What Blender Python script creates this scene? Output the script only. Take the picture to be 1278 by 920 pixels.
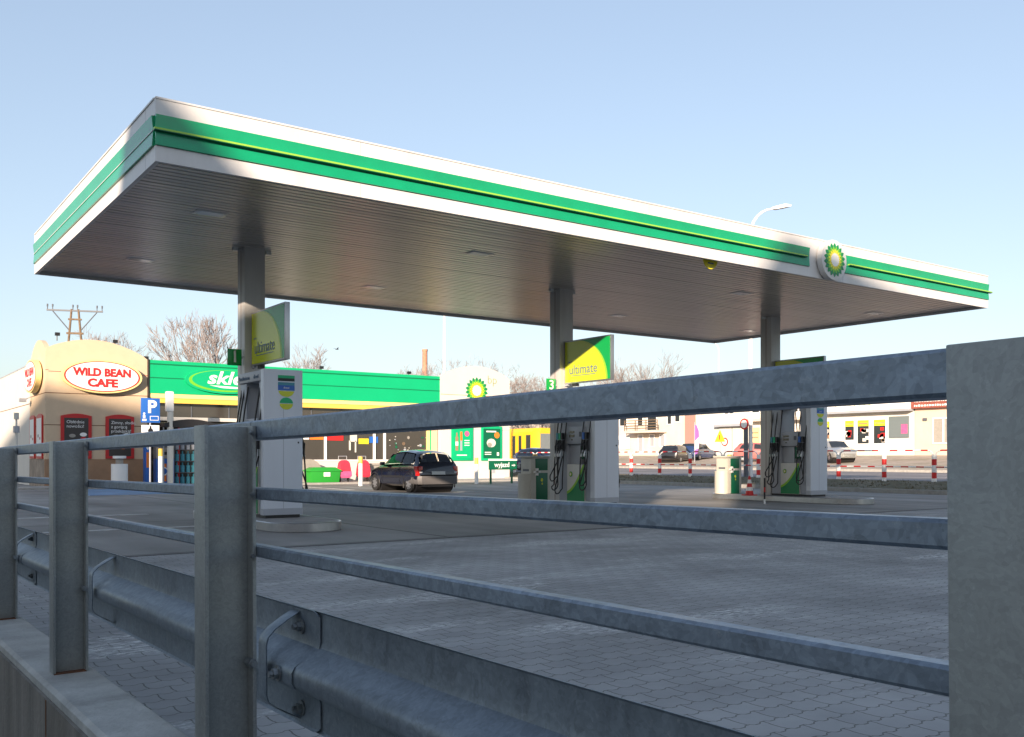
import bpy, bmesh, math, random
from mathutils import Vector, Matrix, Euler
R = math.radians
random.seed(7)
for o in list(bpy.data.objects): bpy.data.objects.remove(o)
SC = bpy.context.scene
COL = SC.collection
# ------------------------------------------------------------ camera, sky, sun, exposure
cam = bpy.data.cameras.new('camera'); camo = bpy.data.objects.new('camera', cam); COL.objects.link(camo)
camo.location = (0, 0, 1.2); camo.rotation_euler = (R(90), 0, R(-35.55))
cam.sensor_width = 36; cam.lens = 36 * 1174 / 1278; cam.shift_y = 110 / 1278
cam.clip_start = 0.05; cam.clip_end = 3000
SC.camera = camo
EL = R(15); AZ = math.atan2(-.757, -.653)
w = bpy.data.worlds.new('World'); SC.world = w; w.use_nodes = True
nt = w.node_tree; bg = nt.nodes['Background']
sky = nt.nodes.new('ShaderNodeTexSky'); sky.sky_type = 'NISHITA'; sky.sun_disc = False
sky.sun_elevation = EL; sky.sun_rotation = AZ; sky.air_density = 1.0; sky.dust_density = 1.6; sky.ozone_density = 2.0
gm = nt.nodes.new('ShaderNodeGamma'); gm.inputs[1].default_value = .62
hs_ = nt.nodes.new('ShaderNodeHueSaturation'); hs_.inputs['Saturation'].default_value = .98; hs_.inputs['Hue'].default_value = .507
nt.links.new(sky.outputs[0], gm.inputs[0]); nt.links.new(gm.outputs[0], hs_.inputs['Color']); nt.links.new(hs_.outputs[0], bg.inputs[0]); bg.inputs[1].default_value = 0.15
sl = bpy.data.lights.new('sun', 'SUN'); sl.energy = 3.9; sl.angle = R(0.53); sl.color = (1, .80, .62)
so = bpy.data.objects.new('sun', sl); COL.objects.link(so)
sd = Vector((-.757 * math.cos(EL), -.653 * math.cos(EL), math.sin(EL)))
so.rotation_euler = sd.to_track_quat('Z', 'Y').to_euler()
SC.view_settings.view_transform = 'Standard'; SC.view_settings.look = 'None'
SC.view_settings.exposure = 1.38; SC.view_settings.gamma = 1; SC.view_settings.use_curve_mapping = False
SC.render.engine = 'CYCLES'
# ------------------------------------------------------------ materials
def mat(name, col, rough=.6, metal=0, var=.0, scale=8, bump=0, bscale=40, spec=None, emit=None, coat=0, dirt=0, dcol=(.1,.09,.08), streak=False):
    m = bpy.data.materials.new(name); m.use_nodes = True
    n = m.node_tree.nodes; l = m.node_tree.links; b = n['Principled BSDF']
    b.inputs['Base Color'].default_value = (*col, 1); b.inputs['Roughness'].default_value = rough
    b.inputs['Metallic'].default_value = metal
    if spec is not None: b.inputs['Specular IOR Level'].default_value = spec
    if coat: b.inputs['Coat Weight'].default_value = coat; b.inputs['Coat Roughness'].default_value = .05
    tc = n.new('ShaderNodeTexCoord')
    last = None
    if var or dirt:
        mp = n.new('ShaderNodeMapping'); l.new(tc.outputs['Object'], mp.inputs[0])
        if streak: mp.inputs['Scale'].default_value = streak if isinstance(streak, tuple) else (1, 1, .12)
        t = n.new('ShaderNodeTexNoise'); t.inputs['Scale'].default_value = scale; t.inputs['Detail'].default_value = 6; t.inputs['Roughness'].default_value = .65
        l.new(mp.outputs[0], t.inputs[0])
        r = n.new('ShaderNodeValToRGB'); r.color_ramp.elements[0].position = .3; r.color_ramp.elements[1].position = .7
        v = max(var, .02)
        r.color_ramp.elements[0].color = (*[c * (1 - v) for c in col], 1); r.color_ramp.elements[1].color = (*[min(1, c * (1 + v)) for c in col], 1)
        l.new(t.outputs[0], r.inputs[0]); last = r.outputs[0]
        if dirt:
            t2 = n.new('ShaderNodeTexNoise'); t2.inputs['Scale'].default_value = scale * .37; t2.inputs['Detail'].default_value = 9; l.new(mp.outputs[0], t2.inputs[0])
            r2 = n.new('ShaderNodeValToRGB'); r2.color_ramp.elements[0].position = .48; r2.color_ramp.elements[1].position = .75
            r2.color_ramp.elements[1].color = (dirt, dirt, dirt, 1); l.new(t2.outputs[0], r2.inputs[0])
            mx = n.new('ShaderNodeMix'); mx.data_type = 'RGBA'; l.new(r2.outputs[0], mx.inputs[0]); l.new(last, mx.inputs[6]); mx.inputs[7].default_value = (*dcol, 1)
            last = mx.outputs[2]
        l.new(last, b.inputs['Base Color'])
    if bump:
        t3 = n.new('ShaderNodeTexNoise'); t3.inputs['Scale'].default_value = bscale; t3.inputs['Detail'].default_value = 5; l.new(tc.outputs['Object'], t3.inputs[0])
        bp = n.new('ShaderNodeBump'); bp.inputs['Strength'].default_value = bump; bp.inputs['Distance'].default_value = .01
        l.new(t3.outputs[0], bp.inputs['Height']); l.new(bp.outputs[0], b.inputs['Normal'])
    if emit: b.inputs['Emission Color'].default_value = (*emit[:3], 1); b.inputs['Emission Strength'].default_value = emit[3]
    return m

def galvanised(name, base=(.30,.35,.40), scale=22, metal=.55, rough=.42, amt=.22, drip=True):
    m = bpy.data.materials.new(name); m.use_nodes = True
    n = m.node_tree.nodes; l = m.node_tree.links; b = n['Principled BSDF']; tc = n.new('ShaderNodeTexCoord')
    wrp = n.new('ShaderNodeTexNoise'); wrp.inputs['Scale'].default_value = 9; l.new(tc.outputs['Object'], wrp.inputs[0])
    ad = n.new('ShaderNodeMix'); ad.data_type = 'RGBA'; ad.inputs[0].default_value = .06; l.new(tc.outputs['Object'], ad.inputs[6]); l.new(wrp.outputs['Color'], ad.inputs[7])
    v = n.new('ShaderNodeTexVoronoi'); v.inputs['Scale'].default_value = scale; l.new(ad.outputs[2], v.inputs[0])
    v2 = n.new('ShaderNodeTexVoronoi'); v2.inputs['Scale'].default_value = scale * 2.7; l.new(ad.outputs[2], v2.inputs[0])
    s = n.new('ShaderNodeSeparateColor'); l.new(v.outputs['Color'], s.inputs[0])
    s2 = n.new('ShaderNodeSeparateColor'); l.new(v2.outputs['Color'], s2.inputs[0])
    a = n.new('ShaderNodeMath'); a.operation = 'ADD'; l.new(s.outputs[0], a.inputs[0]); l.new(s2.outputs[0], a.inputs[1])
    mp = n.new('ShaderNodeMapping'); l.new(tc.outputs['Object'], mp.inputs[0]); mp.inputs['Scale'].default_value = (1, 1, .1 if drip else 1)
    nz = n.new('ShaderNodeTexNoise'); nz.inputs['Scale'].default_value = 16; nz.inputs['Detail'].default_value = 8; nz.inputs['Roughness'].default_value = .7; l.new(mp.outputs[0], nz.inputs[0])
    a2 = n.new('ShaderNodeMath'); a2.operation = 'MULTIPLY_ADD'; l.new(nz.outputs[0], a2.inputs[0]); a2.inputs[1].default_value = 3.0; l.new(a.outputs[0], a2.inputs[2])
    r = n.new('ShaderNodeMapRange'); r.inputs[1].default_value = 1.2; r.inputs[2].default_value = 3.8; l.new(a2.outputs[0], r.inputs[0])
    r.inputs[3].default_value = 1 - amt; r.inputs[4].default_value = 1 + amt
    mx = n.new('ShaderNodeMix'); mx.data_type = 'RGBA'; mx.blend_type = 'MULTIPLY'; mx.inputs[0].default_value = 1
    mx.inputs[6].default_value = (*base, 1); l.new(r.outputs[0], mx.inputs[7])
    # white rust specks
    sp = n.new('ShaderNodeTexNoise'); sp.inputs['Scale'].default_value = 55; sp.inputs['Detail'].default_value = 8; sp.inputs['Roughness'].default_value = .8; l.new(tc.outputs['Object'], sp.inputs[0])
    rr = n.new('ShaderNodeValToRGB'); rr.color_ramp.elements[0].position = .58; rr.color_ramp.elements[1].position = .74; rr.color_ramp.elements[1].color = (.5,.5,.5,1); l.new(sp.outputs[0], rr.inputs[0])
    m2 = n.new('ShaderNodeMix'); m2.data_type = 'RGBA'; l.new(rr.outputs[0], m2.inputs[0]); l.new(mx.outputs[2], m2.inputs[6]); m2.inputs[7].default_value = (.5,.53,.55,1)
    l.new(m2.outputs[2], b.inputs['Base Color'])
    b.inputs['Metallic'].default_value = metal
    rg = n.new('ShaderNodeMapRange'); rg.inputs[1].default_value = .3; rg.inputs[2].default_value = .7; l.new(nz.outputs[0], rg.inputs[0]); rg.inputs[3].default_value = rough - .1; rg.inputs[4].default_value = rough + .12
    l.new(rg.outputs[0], b.inputs['Roughness'])
    bp = n.new('ShaderNodeBump'); bp.inputs['Strength'].default_value = .12; bp.inputs['Distance'].default_value = .003; l.new(sp.outputs[0], bp.inputs['Height']); l.new(bp.outputs[0], b.inputs['Normal'])
    return m

def paver_mat():
    m = bpy.data.materials.new('interlocking_pavers'); m.use_nodes = True
    n = m.node_tree.nodes; l = m.node_tree.links; b = n['Principled BSDF']
    tc = n.new('ShaderNodeTexCoord'); sx = n.new('ShaderNodeSeparateXYZ'); l.new(tc.outputs['Object'], sx.inputs[0])
    def M(op, a, bb=None, c=None):
        k = n.new('ShaderNodeMath'); k.operation = op
        for i, q in enumerate((a, bb, c)):
            if q is None: continue
            if isinstance(q, (int, float)): k.inputs[i].default_value = q
            else: l.new(q, k.inputs[i])
        return k.outputs[0]
    X, Y = sx.outputs[0], sx.outputs[1]
    # saw-tooth edges of interlocking blocks
    def tri(v, per): return M('SUBTRACT', M('PINGPONG', v, per), per / 2)
    def clip(v, a): return M('MAXIMUM', M('MINIMUM', v, a), -a)
    zx = M('MULTIPLY', clip(tri(X, .05), .009), .9); zy = M('MULTIPLY', clip(tri(Y, .07), .008), .8)
    cb = n.new('ShaderNodeCombineXYZ'); l.new(M('ADD', X, M('MULTIPLY', zy, .4)), cb.inputs[0]); l.new(M('ADD', Y, zx), cb.inputs[1])
    br = n.new('ShaderNodeTexBrick'); br.offset = .5; br.inputs['Scale'].default_value = 1
    br.inputs['Brick Width'].default_value = .20; br.inputs['Row Height'].default_value = .14
    br.inputs['Mortar Size'].default_value = .004; br.inputs['Mortar Smooth'].default_value = .3; br.inputs['Bias'].default_value = 0
    br.inputs['Color1'].default_value = (.245,.247,.247,1); br.inputs['Color2'].default_value = (.285,.286,.284,1); br.inputs['Mortar'].default_value = (.11,.108,.10,1)
    l.new(cb.outputs[0], br.inputs[0])
    nz = n.new('ShaderNodeTexNoise'); nz.inputs['Scale'].default_value = .55; nz.inputs['Detail'].default_value = 8; nz.inputs['Roughness'].default_value = .62; l.new(tc.outputs['Object'], nz.inputs[0])
    r = n.new('ShaderNodeMapRange'); r.inputs[1].default_value = .3; r.inputs[2].default_value = .7; r.inputs[3].default_value = .66; r.inputs[4].default_value = 1.3; l.new(nz.outputs[0], r.inputs[0])
    mx = n.new('ShaderNodeMix'); mx.data_type = 'RGBA'; mx.blend_type = 'MULTIPLY'; mx.inputs[0].default_value = 1; l.new(br.outputs[0], mx.inputs[6]); l.new(r.outputs[0], mx.inputs[7])
    # lime bloom / scratches
    mp = n.new('ShaderNodeMapping'); mp.inputs['Scale'].default_value = (.8, 2.6, 1); mp.inputs['Rotation'].default_value = (0, 0, .15); l.new(tc.outputs['Object'], mp.inputs[0])
    w1 = n.new('ShaderNodeTexNoise'); w1.inputs['Scale'].default_value = .42; w1.inputs['Detail'].default_value = 3; l.new(mp.outputs[0], w1.inputs[0])
    w2 = n.new('ShaderNodeTexNoise'); w2.inputs['Scale'].default_value = 11; w2.inputs['Detail'].default_value = 10; w2.inputs['Roughness'].default_value = .8; l.new(mp.outputs[0], w2.inputs[0])
    a = n.new('ShaderNodeMapRange'); a.inputs[1].default_value = .53; a.inputs[2].default_value = .63; l.new(w1.outputs[0], a.inputs[0])
    c = n.new('ShaderNodeMapRange'); c.inputs[1].default_value = .49; c.inputs[2].default_value = .58; l.new(w2.outputs[0], c.inputs[0])
    f = M('MULTIPLY', M('MULTIPLY', a.outputs[0], c.outputs[0]), .85)
    m2 = n.new('ShaderNodeMix'); m2.data_type = 'RGBA'; l.new(f, m2.inputs[0]); l.new(mx.outputs[2], m2.inputs[6]); m2.inputs[7].default_value = (.62,.62,.60,1)
    l.new(m2.outputs[2], b.inputs['Base Color']); b.inputs['Roughness'].default_value = .8; b.inputs['Specular IOR Level'].default_value = .35
    gr = n.new('ShaderNodeTexNoise'); gr.inputs['Scale'].default_value = 260; l.new(tc.outputs['Object'], gr.inputs[0])
    h = M('ADD', M('MULTIPLY', br.outputs['Fac'], -1.0), M('MULTIPLY', gr.outputs[0], .15))
    bp = n.new('ShaderNodeBump'); bp.inputs['Strength'].default_value = .7; bp.inputs['Distance'].default_value = .005; l.new(h, bp.inputs['Height']); l.new(bp.outputs[0], b.inputs['Normal'])
    return m

def slab_mat(name, col, joint=None, spec=.3):
    m = bpy.data.materials.new(name); m.use_nodes = True
    n = m.node_tree.nodes; l = m.node_tree.links; b = n['Principled BSDF']; tc = n.new('ShaderNodeTexCoord')
    nz = n.new('ShaderNodeTexNoise'); nz.inputs['Scale'].default_value = .3; nz.inputs['Detail'].default_value = 8; nz.inputs['Roughness'].default_value = .6; l.new(tc.outputs['Object'], nz.inputs[0])
    mp = n.new('ShaderNodeMapping'); mp.inputs['Scale'].default_value = (.5, .09, 1); l.new(tc.outputs['Object'], mp.inputs[0])
    n2 = n.new('ShaderNodeTexNoise'); n2.inputs['Scale'].default_value = 1.6; n2.inputs['Detail'].default_value = 5; l.new(mp.outputs[0], n2.inputs[0])
    ad = n.new('ShaderNodeMath'); ad.operation = 'ADD'; l.new(nz.outputs[0], ad.inputs[0]); l.new(n2.outputs[0], ad.inputs[1])
    fg = n.new('ShaderNodeTexNoise'); fg.inputs['Scale'].default_value = 60; fg.inputs['Detail'].default_value = 4; l.new(tc.outputs['Object'], fg.inputs[0])
    a3 = n.new('ShaderNodeMath'); a3.operation = 'MULTIPLY_ADD'; l.new(fg.outputs[0], a3.inputs[0]); a3.inputs[1].default_value = .35; l.new(ad.outputs[0], a3.inputs[2])
    r = n.new('ShaderNodeMapRange'); r.inputs[1].default_value = .85; r.inputs[2].default_value = 1.5; r.inputs[3].default_value = .52; r.inputs[4].default_value = 1.36; l.new(a3.outputs[0], r.inputs[0])
    mx = n.new('ShaderNodeMix'); mx.data_type = 'RGBA'; mx.blend_type = 'MULTIPLY'; mx.inputs[0].default_value = 1; mx.inputs[6].default_value = (*col, 1); l.new(r.outputs[0], mx.inputs[7])
    out = mx.outputs[2]
    if joint:
        br = n.new('ShaderNodeTexBrick'); br.offset = 0; br.inputs['Scale'].default_value = 1; br.inputs['Brick Width'].default_value = joint[0]; br.inputs['Row Height'].default_value = joint[1]
        br.inputs['Mortar Size'].default_value = joint[2]; br.inputs['Color1'].default_value = (1,1,1,1); br.inputs['Color2'].default_value = (.93,.93,.93,1); br.inputs['Mortar'].default_value = (.35,.35,.35,1)
        l.new(tc.outputs['Object'], br.inputs[0])
        m2 = n.new('ShaderNodeMix'); m2.data_type = 'RGBA'; m2.blend_type = 'MULTIPLY'; m2.inputs[0].default_value = 1; l.new(out, m2.inputs[6]); l.new(br.outputs[0], m2.inputs[7]); out = m2.outputs[2]
    l.new(out, b.inputs['Base Color']); b.inputs['Roughness'].default_value = .75; b.inputs['Specular IOR Level'].default_value = spec
    bp = n.new('ShaderNodeBump'); bp.inputs['Strength'].default_value = .3; bp.inputs['Distance'].default_value = .004; l.new(fg.outputs[0], bp.inputs['Height']); l.new(bp.outputs[0], b.inputs['Normal'])
    return m

M = {}
M['paver'] = paver_mat()
M['forecourt'] = slab_mat('forecourt_asphalt', (.245,.24,.23), (7.4, 6.0, .035))
M['road'] = slab_mat('road_asphalt', (.21,.205,.215))
M['street'] = slab_mat('street_asphalt', (.06,.06,.065))
M['sand'] = mat('sandy_pavement', (.36,.31,.26), .9, var=.25, scale=1.2, dirt=.7, dcol=(.2,.19,.13), bump=.3)
M['grass'] = mat('dry_grass', (.11,.10,.06), .95, var=.45, scale=9, bump=.8, bscale=14, dirt=.7, dcol=(.13,.10,.07))
M['kerb'] = mat('kerb_concrete', (.32,.31,.29), .85, var=.2, scale=5, bump=.3)
M['island'] = mat('island_concrete', (.26,.255,.25), .8, var=.2, scale=4, dirt=.5)
M['conc'] = mat('cast_concrete', (.36,.37,.355), .85, var=.3, scale=5, dirt=.6, dcol=(.36,.35,.32), bump=.5, bscale=60)
M['concface'] = mat('cast_concrete_face', (.17,.16,.14), .9, var=.4, scale=7, dirt=.7, dcol=(.075,.065,.045), bump=.4, streak=True)
M['post'] = galvanised('galvanised_post', (.30,.32,.312), 110, .3, .48, .17)
M['rail'] = galvanised('galvanised_rail', (.22,.27,.33), 62, .45, .4, .34, False)
M['beam'] = galvanised('galvanised_beam', (.20,.24,.28), 50, .4, .42, .26)
M['bolt'] = mat('dull_steel_bolt', (.28,.30,.31), .45, .8, var=.3, scale=60)
M['rust'] = mat('rusty_foot', (.12,.05,.025), .9, var=.5, scale=60)
M['white'] = mat('white_painted_panel', (.78,.77,.75), .35, var=.04, scale=2)
M['fwhite'] = mat('white_fascia', (.64,.635,.63), .35, var=.06, scale=3.5, streak=True, dirt=.22, dcol=(.35,.34,.31))
M['fgreen'] = mat('green_fascia', (.0,.30,.13), .22, var=.10, scale=1.5, coat=.3)
M['lime'] = mat('lime_light_strip', (.30,.55,.05), .3)
M['soffit'] = mat('metal_soffit_slat', (.43,.405,.375), .29, .82, var=.16, scale=1, streak=(.12, 5.5, 1))
M['lamp'] = mat('lamp_glass', (.6,.62,.6), .15)
M['alu'] = mat('brushed_aluminium', (.5,.5,.5), .35, .9, var=.1, scale=9)
M['col'] = mat('column_paint', (.55,.54,.52), .4, .15, var=.08, scale=6, streak=True, dirt=.3, dcol=(.3,.28,.25))
M['cream'] = mat('cream_render', (.59,.455,.315), .8, var=.05, scale=2, bump=.1)
M['brown'] = mat('brown_plinth', (.33,.20,.12), .8, var=.1, scale=3, dirt=.3)
M['plinth2'] = mat('tiled_plinth', (.28,.22,.17), .7, var=.4, scale=2)
M['seam'] = mat('dark_seam', (.16,.08,.04), .8)
M['wallwhite'] = mat('white_cladding', (.60,.575,.53), .6, var=.04, scale=1)
M['sgreen'] = mat('green_shop_fascia', (.0,.40,.16), .4, var=.04, scale=1)
M['sgreend'] = mat('dark_green_seam', (.0,.16,.06), .4)
M['yellow'] = mat('yellow_band', (.80,.52,.10), .45)
M['yellow2'] = mat('pale_yellow_band', (.85,.68,.28), .45)
M['sign_yellow'] = mat('sign_yellow', (.55,.60,.02), .25)
M['sign_green'] = mat('sign_green', (.0,.30,.06), .25)
M['sign_lime'] = mat('sign_lime', (.25,.50,.03), .3)
M['logo_dg'] = mat('logo_dark_green', (.0,.22,.07), .35)
M['logo_lg'] = mat('logo_light_green', (.16,.48,.03), .35)
M['logo_y'] = mat('logo_yellow', (.85,.72,.03), .35)
M['logo_w'] = mat('logo_white', (.85,.85,.82), .35)
M['greenink'] = mat('grey_green_lettering', (.25,.32,.12), .5)
M['ink'] = mat('blue_grey_lettering', (.10,.16,.24), .5)
M['black'] = mat('black_plastic', (.015,.015,.017), .45)
M['rubber'] = mat('black_rubber', (.012,.012,.013), .55)
M['pumpgrey'] = mat('pump_grey_panel', (.36,.38,.42), .4, .1, var=.06, scale=4, streak=True)
M['pumpdark'] = mat('pump_dark_channel', (.10,.11,.13), .5)
M['pumpwhite'] = mat('pump_pale_panel', (.62,.66,.72), .35, var=.04, scale=3, streak=True)
M['cabwhite'] = mat('pump_cream_panel', (.60,.59,.54), .35, var=.05, scale=5)
M['binwhite'] = mat('bin_cream_plastic', (.50,.48,.42), .5, var=.06, scale=5)
M['pgreen'] = mat('pump_green', (.0,.20,.06), .35)
M['dgreen'] = mat('dark_green_plastic', (.0,.11,.05), .4)
M['pblue'] = mat('label_blue', (.02,.12,.45), .4)
M['cyan'] = mat('label_cyan', (.05,.25,.32), .4)
M['red'] = mat('red_paint', (.50,.02,.02), .4)
M['bred'] = mat('bright_red_paint', (.62,.02,.02), .5)
M['pwhite'] = mat('white_paint', (.8,.8,.78), .5)
M['board'] = mat('dark_menu_board', (.045,.038,.035), .4)
M['glass'] = mat('shop_glass', (.05,.045,.04), .06, 0, spec=.9)
M['glassb'] = mat('dark_glass', (.02,.025,.03), .05, 0, spec=.8)
M['glassl'] = mat('pale_glass', (.14,.17,.18), .08, 0, spec=.8)
M['carglass'] = bpy.data.materials.new('tinted_car_glass'); M['carglass'].use_nodes = True
_n = M['carglass'].node_tree.nodes; _l = M['carglass'].node_tree.links; _n.clear()
_o = _n.new('ShaderNodeOutputMaterial'); _m = _n.new('ShaderNodeMixShader'); _t = _n.new('ShaderNodeBsdfTransparent'); _t.inputs[0].default_value = (.93,.96,.94,1); _g = _n.new('ShaderNodeBsdfGlossy'); _g.inputs['Roughness'].default_value = .02; _f = _n.new('ShaderNodeFresnel'); _f.inputs[0].default_value = 1.5
_l.new(_f.outputs[0], _m.inputs[0]); _l.new(_t.outputs[0], _m.inputs[1]); _l.new(_g.outputs[0], _m.inputs[2]); _l.new(_m.outputs[0], _o.inputs[0])
M['navy'] = mat('navy_car_paint', (.006,.008,.022), .25, .2, coat=1)
M['greyplastic'] = mat('grey_bumper_plastic', (.11,.105,.105), .55)
M['tyre'] = mat('tyre', (.012,.012,.012), .8)
M['alloy'] = mat('wheel_trim', (.35,.36,.38), .35, .7)
M['taillight'] = mat('tail_light_red', (.45,.01,.01), .15, coat=1)
M['plate'] = mat('plate_white', (.7,.7,.66), .4)
M['blue'] = mat('blue_car_paint', (.03,.06,.16), .25, .3, coat=1)
M['silver'] = mat('silver_car_paint', (.45,.45,.43), .3, .5, coat=1)
M['charcoal'] = mat('charcoal_car_paint', (.02,.02,.024), .3, .3, coat=1)
M['redcar'] = mat('red_car_paint', (.45,.13,.12), .3, .1, coat=1)
M['tram'] = mat('tram_yellow', (.75,.42,.01), .35, coat=.4)
M['wood'] = mat('weathered_wood', (.16,.11,.07), .9, var=.3, scale=6)
M['bark'] = mat('grey_brown_bark', (.26,.225,.215), .95, var=.2, scale=3)
M['brickc'] = mat('chimney_brick', (.42,.20,.13), .9, var=.35, scale=1.2)
M['house1'] = mat('pale_render', (.60,.53,.46), .85, var=.10, scale=.8, dirt=.25, dcol=(.35,.3,.25))
M['house2'] = mat('white_render', (.66,.63,.57), .85, var=.08, scale=.8, dirt=.2, dcol=(.4,.36,.3))
M['house3'] = mat('peach_render', (.64,.48,.38), .85, var=.08, scale=.8, dirt=.2, dcol=(.4,.3,.25))
M['pilaster'] = mat('brown_pilaster', (.32,.20,.17), .85)
M['roofred'] = mat('dark_red_tile', (.25,.07,.05), .8, var=.3, scale=6)
M['bayblue'] = mat('faded_blue_road_paint', (.12,.22,.36), .8, var=.35, scale=1.2)
M['roadwhite'] = mat('worn_white_road_paint', (.42,.42,.41), .8, var=.4, scale=3)
M['tar'] = mat('tar_joint', (.03,.03,.03), .8)
M['binGreen'] = mat('green_grit_bin', (.02,.28,.03), .45)
M['redcloth'] = mat('red_cover', (.60,.03,.06), .6, var=.2, scale=6, bump=.4, bscale=12)
M['pinkcloth'] = mat('pink_cover', (.60,.10,.25), .6, var=.2, scale=6)
M['greybin'] = mat('grey_cover', (.30,.28,.25), .7, var=.1, scale=6)
M['orange'] = mat('orange_plastic', (.75,.20,.02), .5)
M['purple'] = mat('purple_flag', (.30,.12,.40), .7)
M['shade_wall'] = mat('shade_block_render', (.4,.36,.3), .9)  # plain surface of the added shade blocks behind the viewer
# ------------------------------------------------------------ mesh helpers
class MB:
    def __init__(s, *mats):
        s.bm = bmesh.new(); s.mats = list(mats)
    def mi(s, m):
        if m is None: return 0
        if m not in s.mats: s.mats.append(m)
        return s.mats.index(m)
    def face(s, pts, m=None):
        f = s.bm.faces.new([s.bm.verts.new(p) for p in pts]); f.material_index = s.mi(m); return f
    def box(s, x0, x1, y0, y1, z0, z1, m=None):
        v = [s.bm.verts.new((x, y, z)) for x in (x0, x1) for y in (y0, y1) for z in (z0, z1)]
        k = s.mi(m)
        for q in ((0,1,3,2),(4,6,7,5),(0,4,5,1),(2,3,7,6),(0,2,6,4),(1,5,7,3)):
            f = s.bm.faces.new([v[i] for i in q]); f.material_index = k
        return s
    def rings(s, rings, m=None, cap=True, closed=True):
        k = s.mi(m); vr = [[s.bm.verts.new(p) for p in r] for r in rings]
        n = len(rings[0])
        for a, b in zip(vr, vr[1:]):
            for i in range(n if closed else n - 1):
                j = (i + 1) % n
                try: f = s.bm.faces.new((a[i], a[j], b[j], b[i])); f.material_index = k
                except ValueError: pass
        if cap:
            for r in (vr[0], vr[-1]):
                try: f = s.bm.faces.new(r); f.material_index = k
                except ValueError: pass
        return s
    def tube(s, pts, r, m=None, seg=8, cap=True, r2=None):
        pts = [Vector(p) for p in pts]; rings = []; n = len(pts)
        up = Vector((0, 0, 1)); d0 = (pts[1] - pts[0]).normalized()
        a = d0.cross(up) if abs(d0.z) < .95 else d0.cross(Vector((1, 0, 0)))
        a.normalize()
        for i, p in enumerate(pts):
            d = (pts[min(i + 1, n - 1)] - pts[max(i - 1, 0)]).normalized()
            a = (a - d * a.dot(d)); a.normalize(); b = d.cross(a)
            rr = r if r2 is None else r + (r2 - r) * i / (n - 1)
            rings.append([p + a * (rr * math.cos(t)) + b * (rr * math.sin(t)) for t in [2 * math.pi * k / seg for k in range(seg)]])
        return s.rings(rings, m, cap)
    def cyl(s, x, y, z0, z1, r, m=None, seg=20, r2=None):
        return s.tube([(x, y, z0), (x, y, z1)], r, m, seg, True, r2)
    def prism(s, pts, vec, m=None):
        vec = Vector(vec); return s.rings([[Vector(p) for p in pts], [Vector(p) + vec for p in pts]], m)
    def build(s, name, parent=None, label=None, bev=0, smooth=True, loc=None):
        bmesh.ops.recalc_face_normals(s.bm, faces=s.bm.faces)
        if bev:
            es = [e for e in s.bm.edges if len(e.link_faces) == 2 and e.calc_face_angle(0) > .6]
            bmesh.ops.bevel(s.bm, geom=es, offset=bev, segments=2, profile=.6, affect='EDGES', clamp_overlap=True)
        me = bpy.data.meshes.new(name); s.bm.to_mesh(me); s.bm.free()
        for m in s.mats: me.materials.append(M[m])
        if smooth:
            me.polygons.foreach_set('use_smooth', [True] * len(me.polygons)); me.set_sharp_from_angle(angle=R(32))
        o = bpy.data.objects.new(name, me); COL.objects.link(o)
        if parent: o.parent = parent
        if label: o['label'] = label
        if loc: o.location = loc
        return o
def thing(name, label, cat, loc=(0, 0, 0), rot=0, group=None):
    o = bpy.data.objects.new(name, None); COL.objects.link(o); o.location = loc
    o.rotation_euler = rot if isinstance(rot, tuple) else (0, 0, rot)
    o.empty_display_size = .1; o['label'] = label; o['category'] = cat
    if group: o['group'] = group
    return o
def tag(o, label, cat, group=None):
    o['label'] = label; o['category'] = cat
    if group: o['group'] = group
    return o
def struct(o, kind='structure', label=None, cat=None):
    o['kind'] = kind
    if label: o['label'] = label; o['category'] = cat
    return o
def copytree(o, parent=None):
    c = o.copy(); COL.objects.link(c)
    if parent: c.parent = parent
    for ch in list(o.children): copytree(ch, c)
    return c
def text(body, size, m, parent, loc, rot, name='lettering', ext=.004, sx=1, shear=0, align='CENTER', off=0):
    cu = bpy.data.curves.new('t', 'FONT'); cu.body = body; cu.size = size; cu.align_x = align; cu.align_y = 'CENTER'
    cu.extrude = ext; cu.shear = shear; cu.offset = off; cu.resolution_u = 3
    t = bpy.data.objects.new('t', cu); COL.objects.link(t)
    dg = bpy.context.evaluated_depsgraph_get(); me = bpy.data.meshes.new_from_object(t.evaluated_get(dg))
    bpy.data.objects.remove(t)
    me.transform(Matrix.Diagonal((sx, 1, 1, 1))); me.materials.clear(); me.materials.append(M[m])
    o = bpy.data.objects.new(name, me); COL.objects.link(o); o.parent = parent; o.location = loc; o.rotation_euler = rot
    return o
FY = (R(90), 0, 0)          # lettering on a face looking towards -Y
FX = (R(90), 0, R(-90))     # lettering on a face looking towards -X
def ellipse(cx, cz, a, b, n=40, y=0): return [(cx + a * math.cos(2 * math.pi * i / n), y, cz + b * math.sin(2 * math.pi * i / n)) for i in range(n)]
def helios(parent, loc, r, rot=(0, 0, 0), name='emblem', a=1.0):
    mb = MB('logo_dg')
    def star(ro, ri, y, m, ph):
        P = []
        for i in range(18):
            t0 = 2 * math.pi * (i + ph) / 18
            for dt, q in ((-.5, ri), (-.22, ri + (ro - ri) * .62), (0, ro), (.22, ri + (ro - ri) * .62)):
                t = t0 + dt * 2 * math.pi / 18; P.append((a * q * math.sin(t), y, q * math.cos(t)))
        mb.prism(P, (0, .01, 0), m)
    star(r, r * .80, 0, 'logo_dg', 0); star(r * .82, r * .62, -.003, 'logo_lg', .5); star(r * .64, r * .46, -.006, 'logo_y', 0); star(r * .42, r * .34, -.009, 'logo_w', .5)
    o = mb.build(name, parent, smooth=False); o.location = loc; o.rotation_euler = rot
    return o
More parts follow.
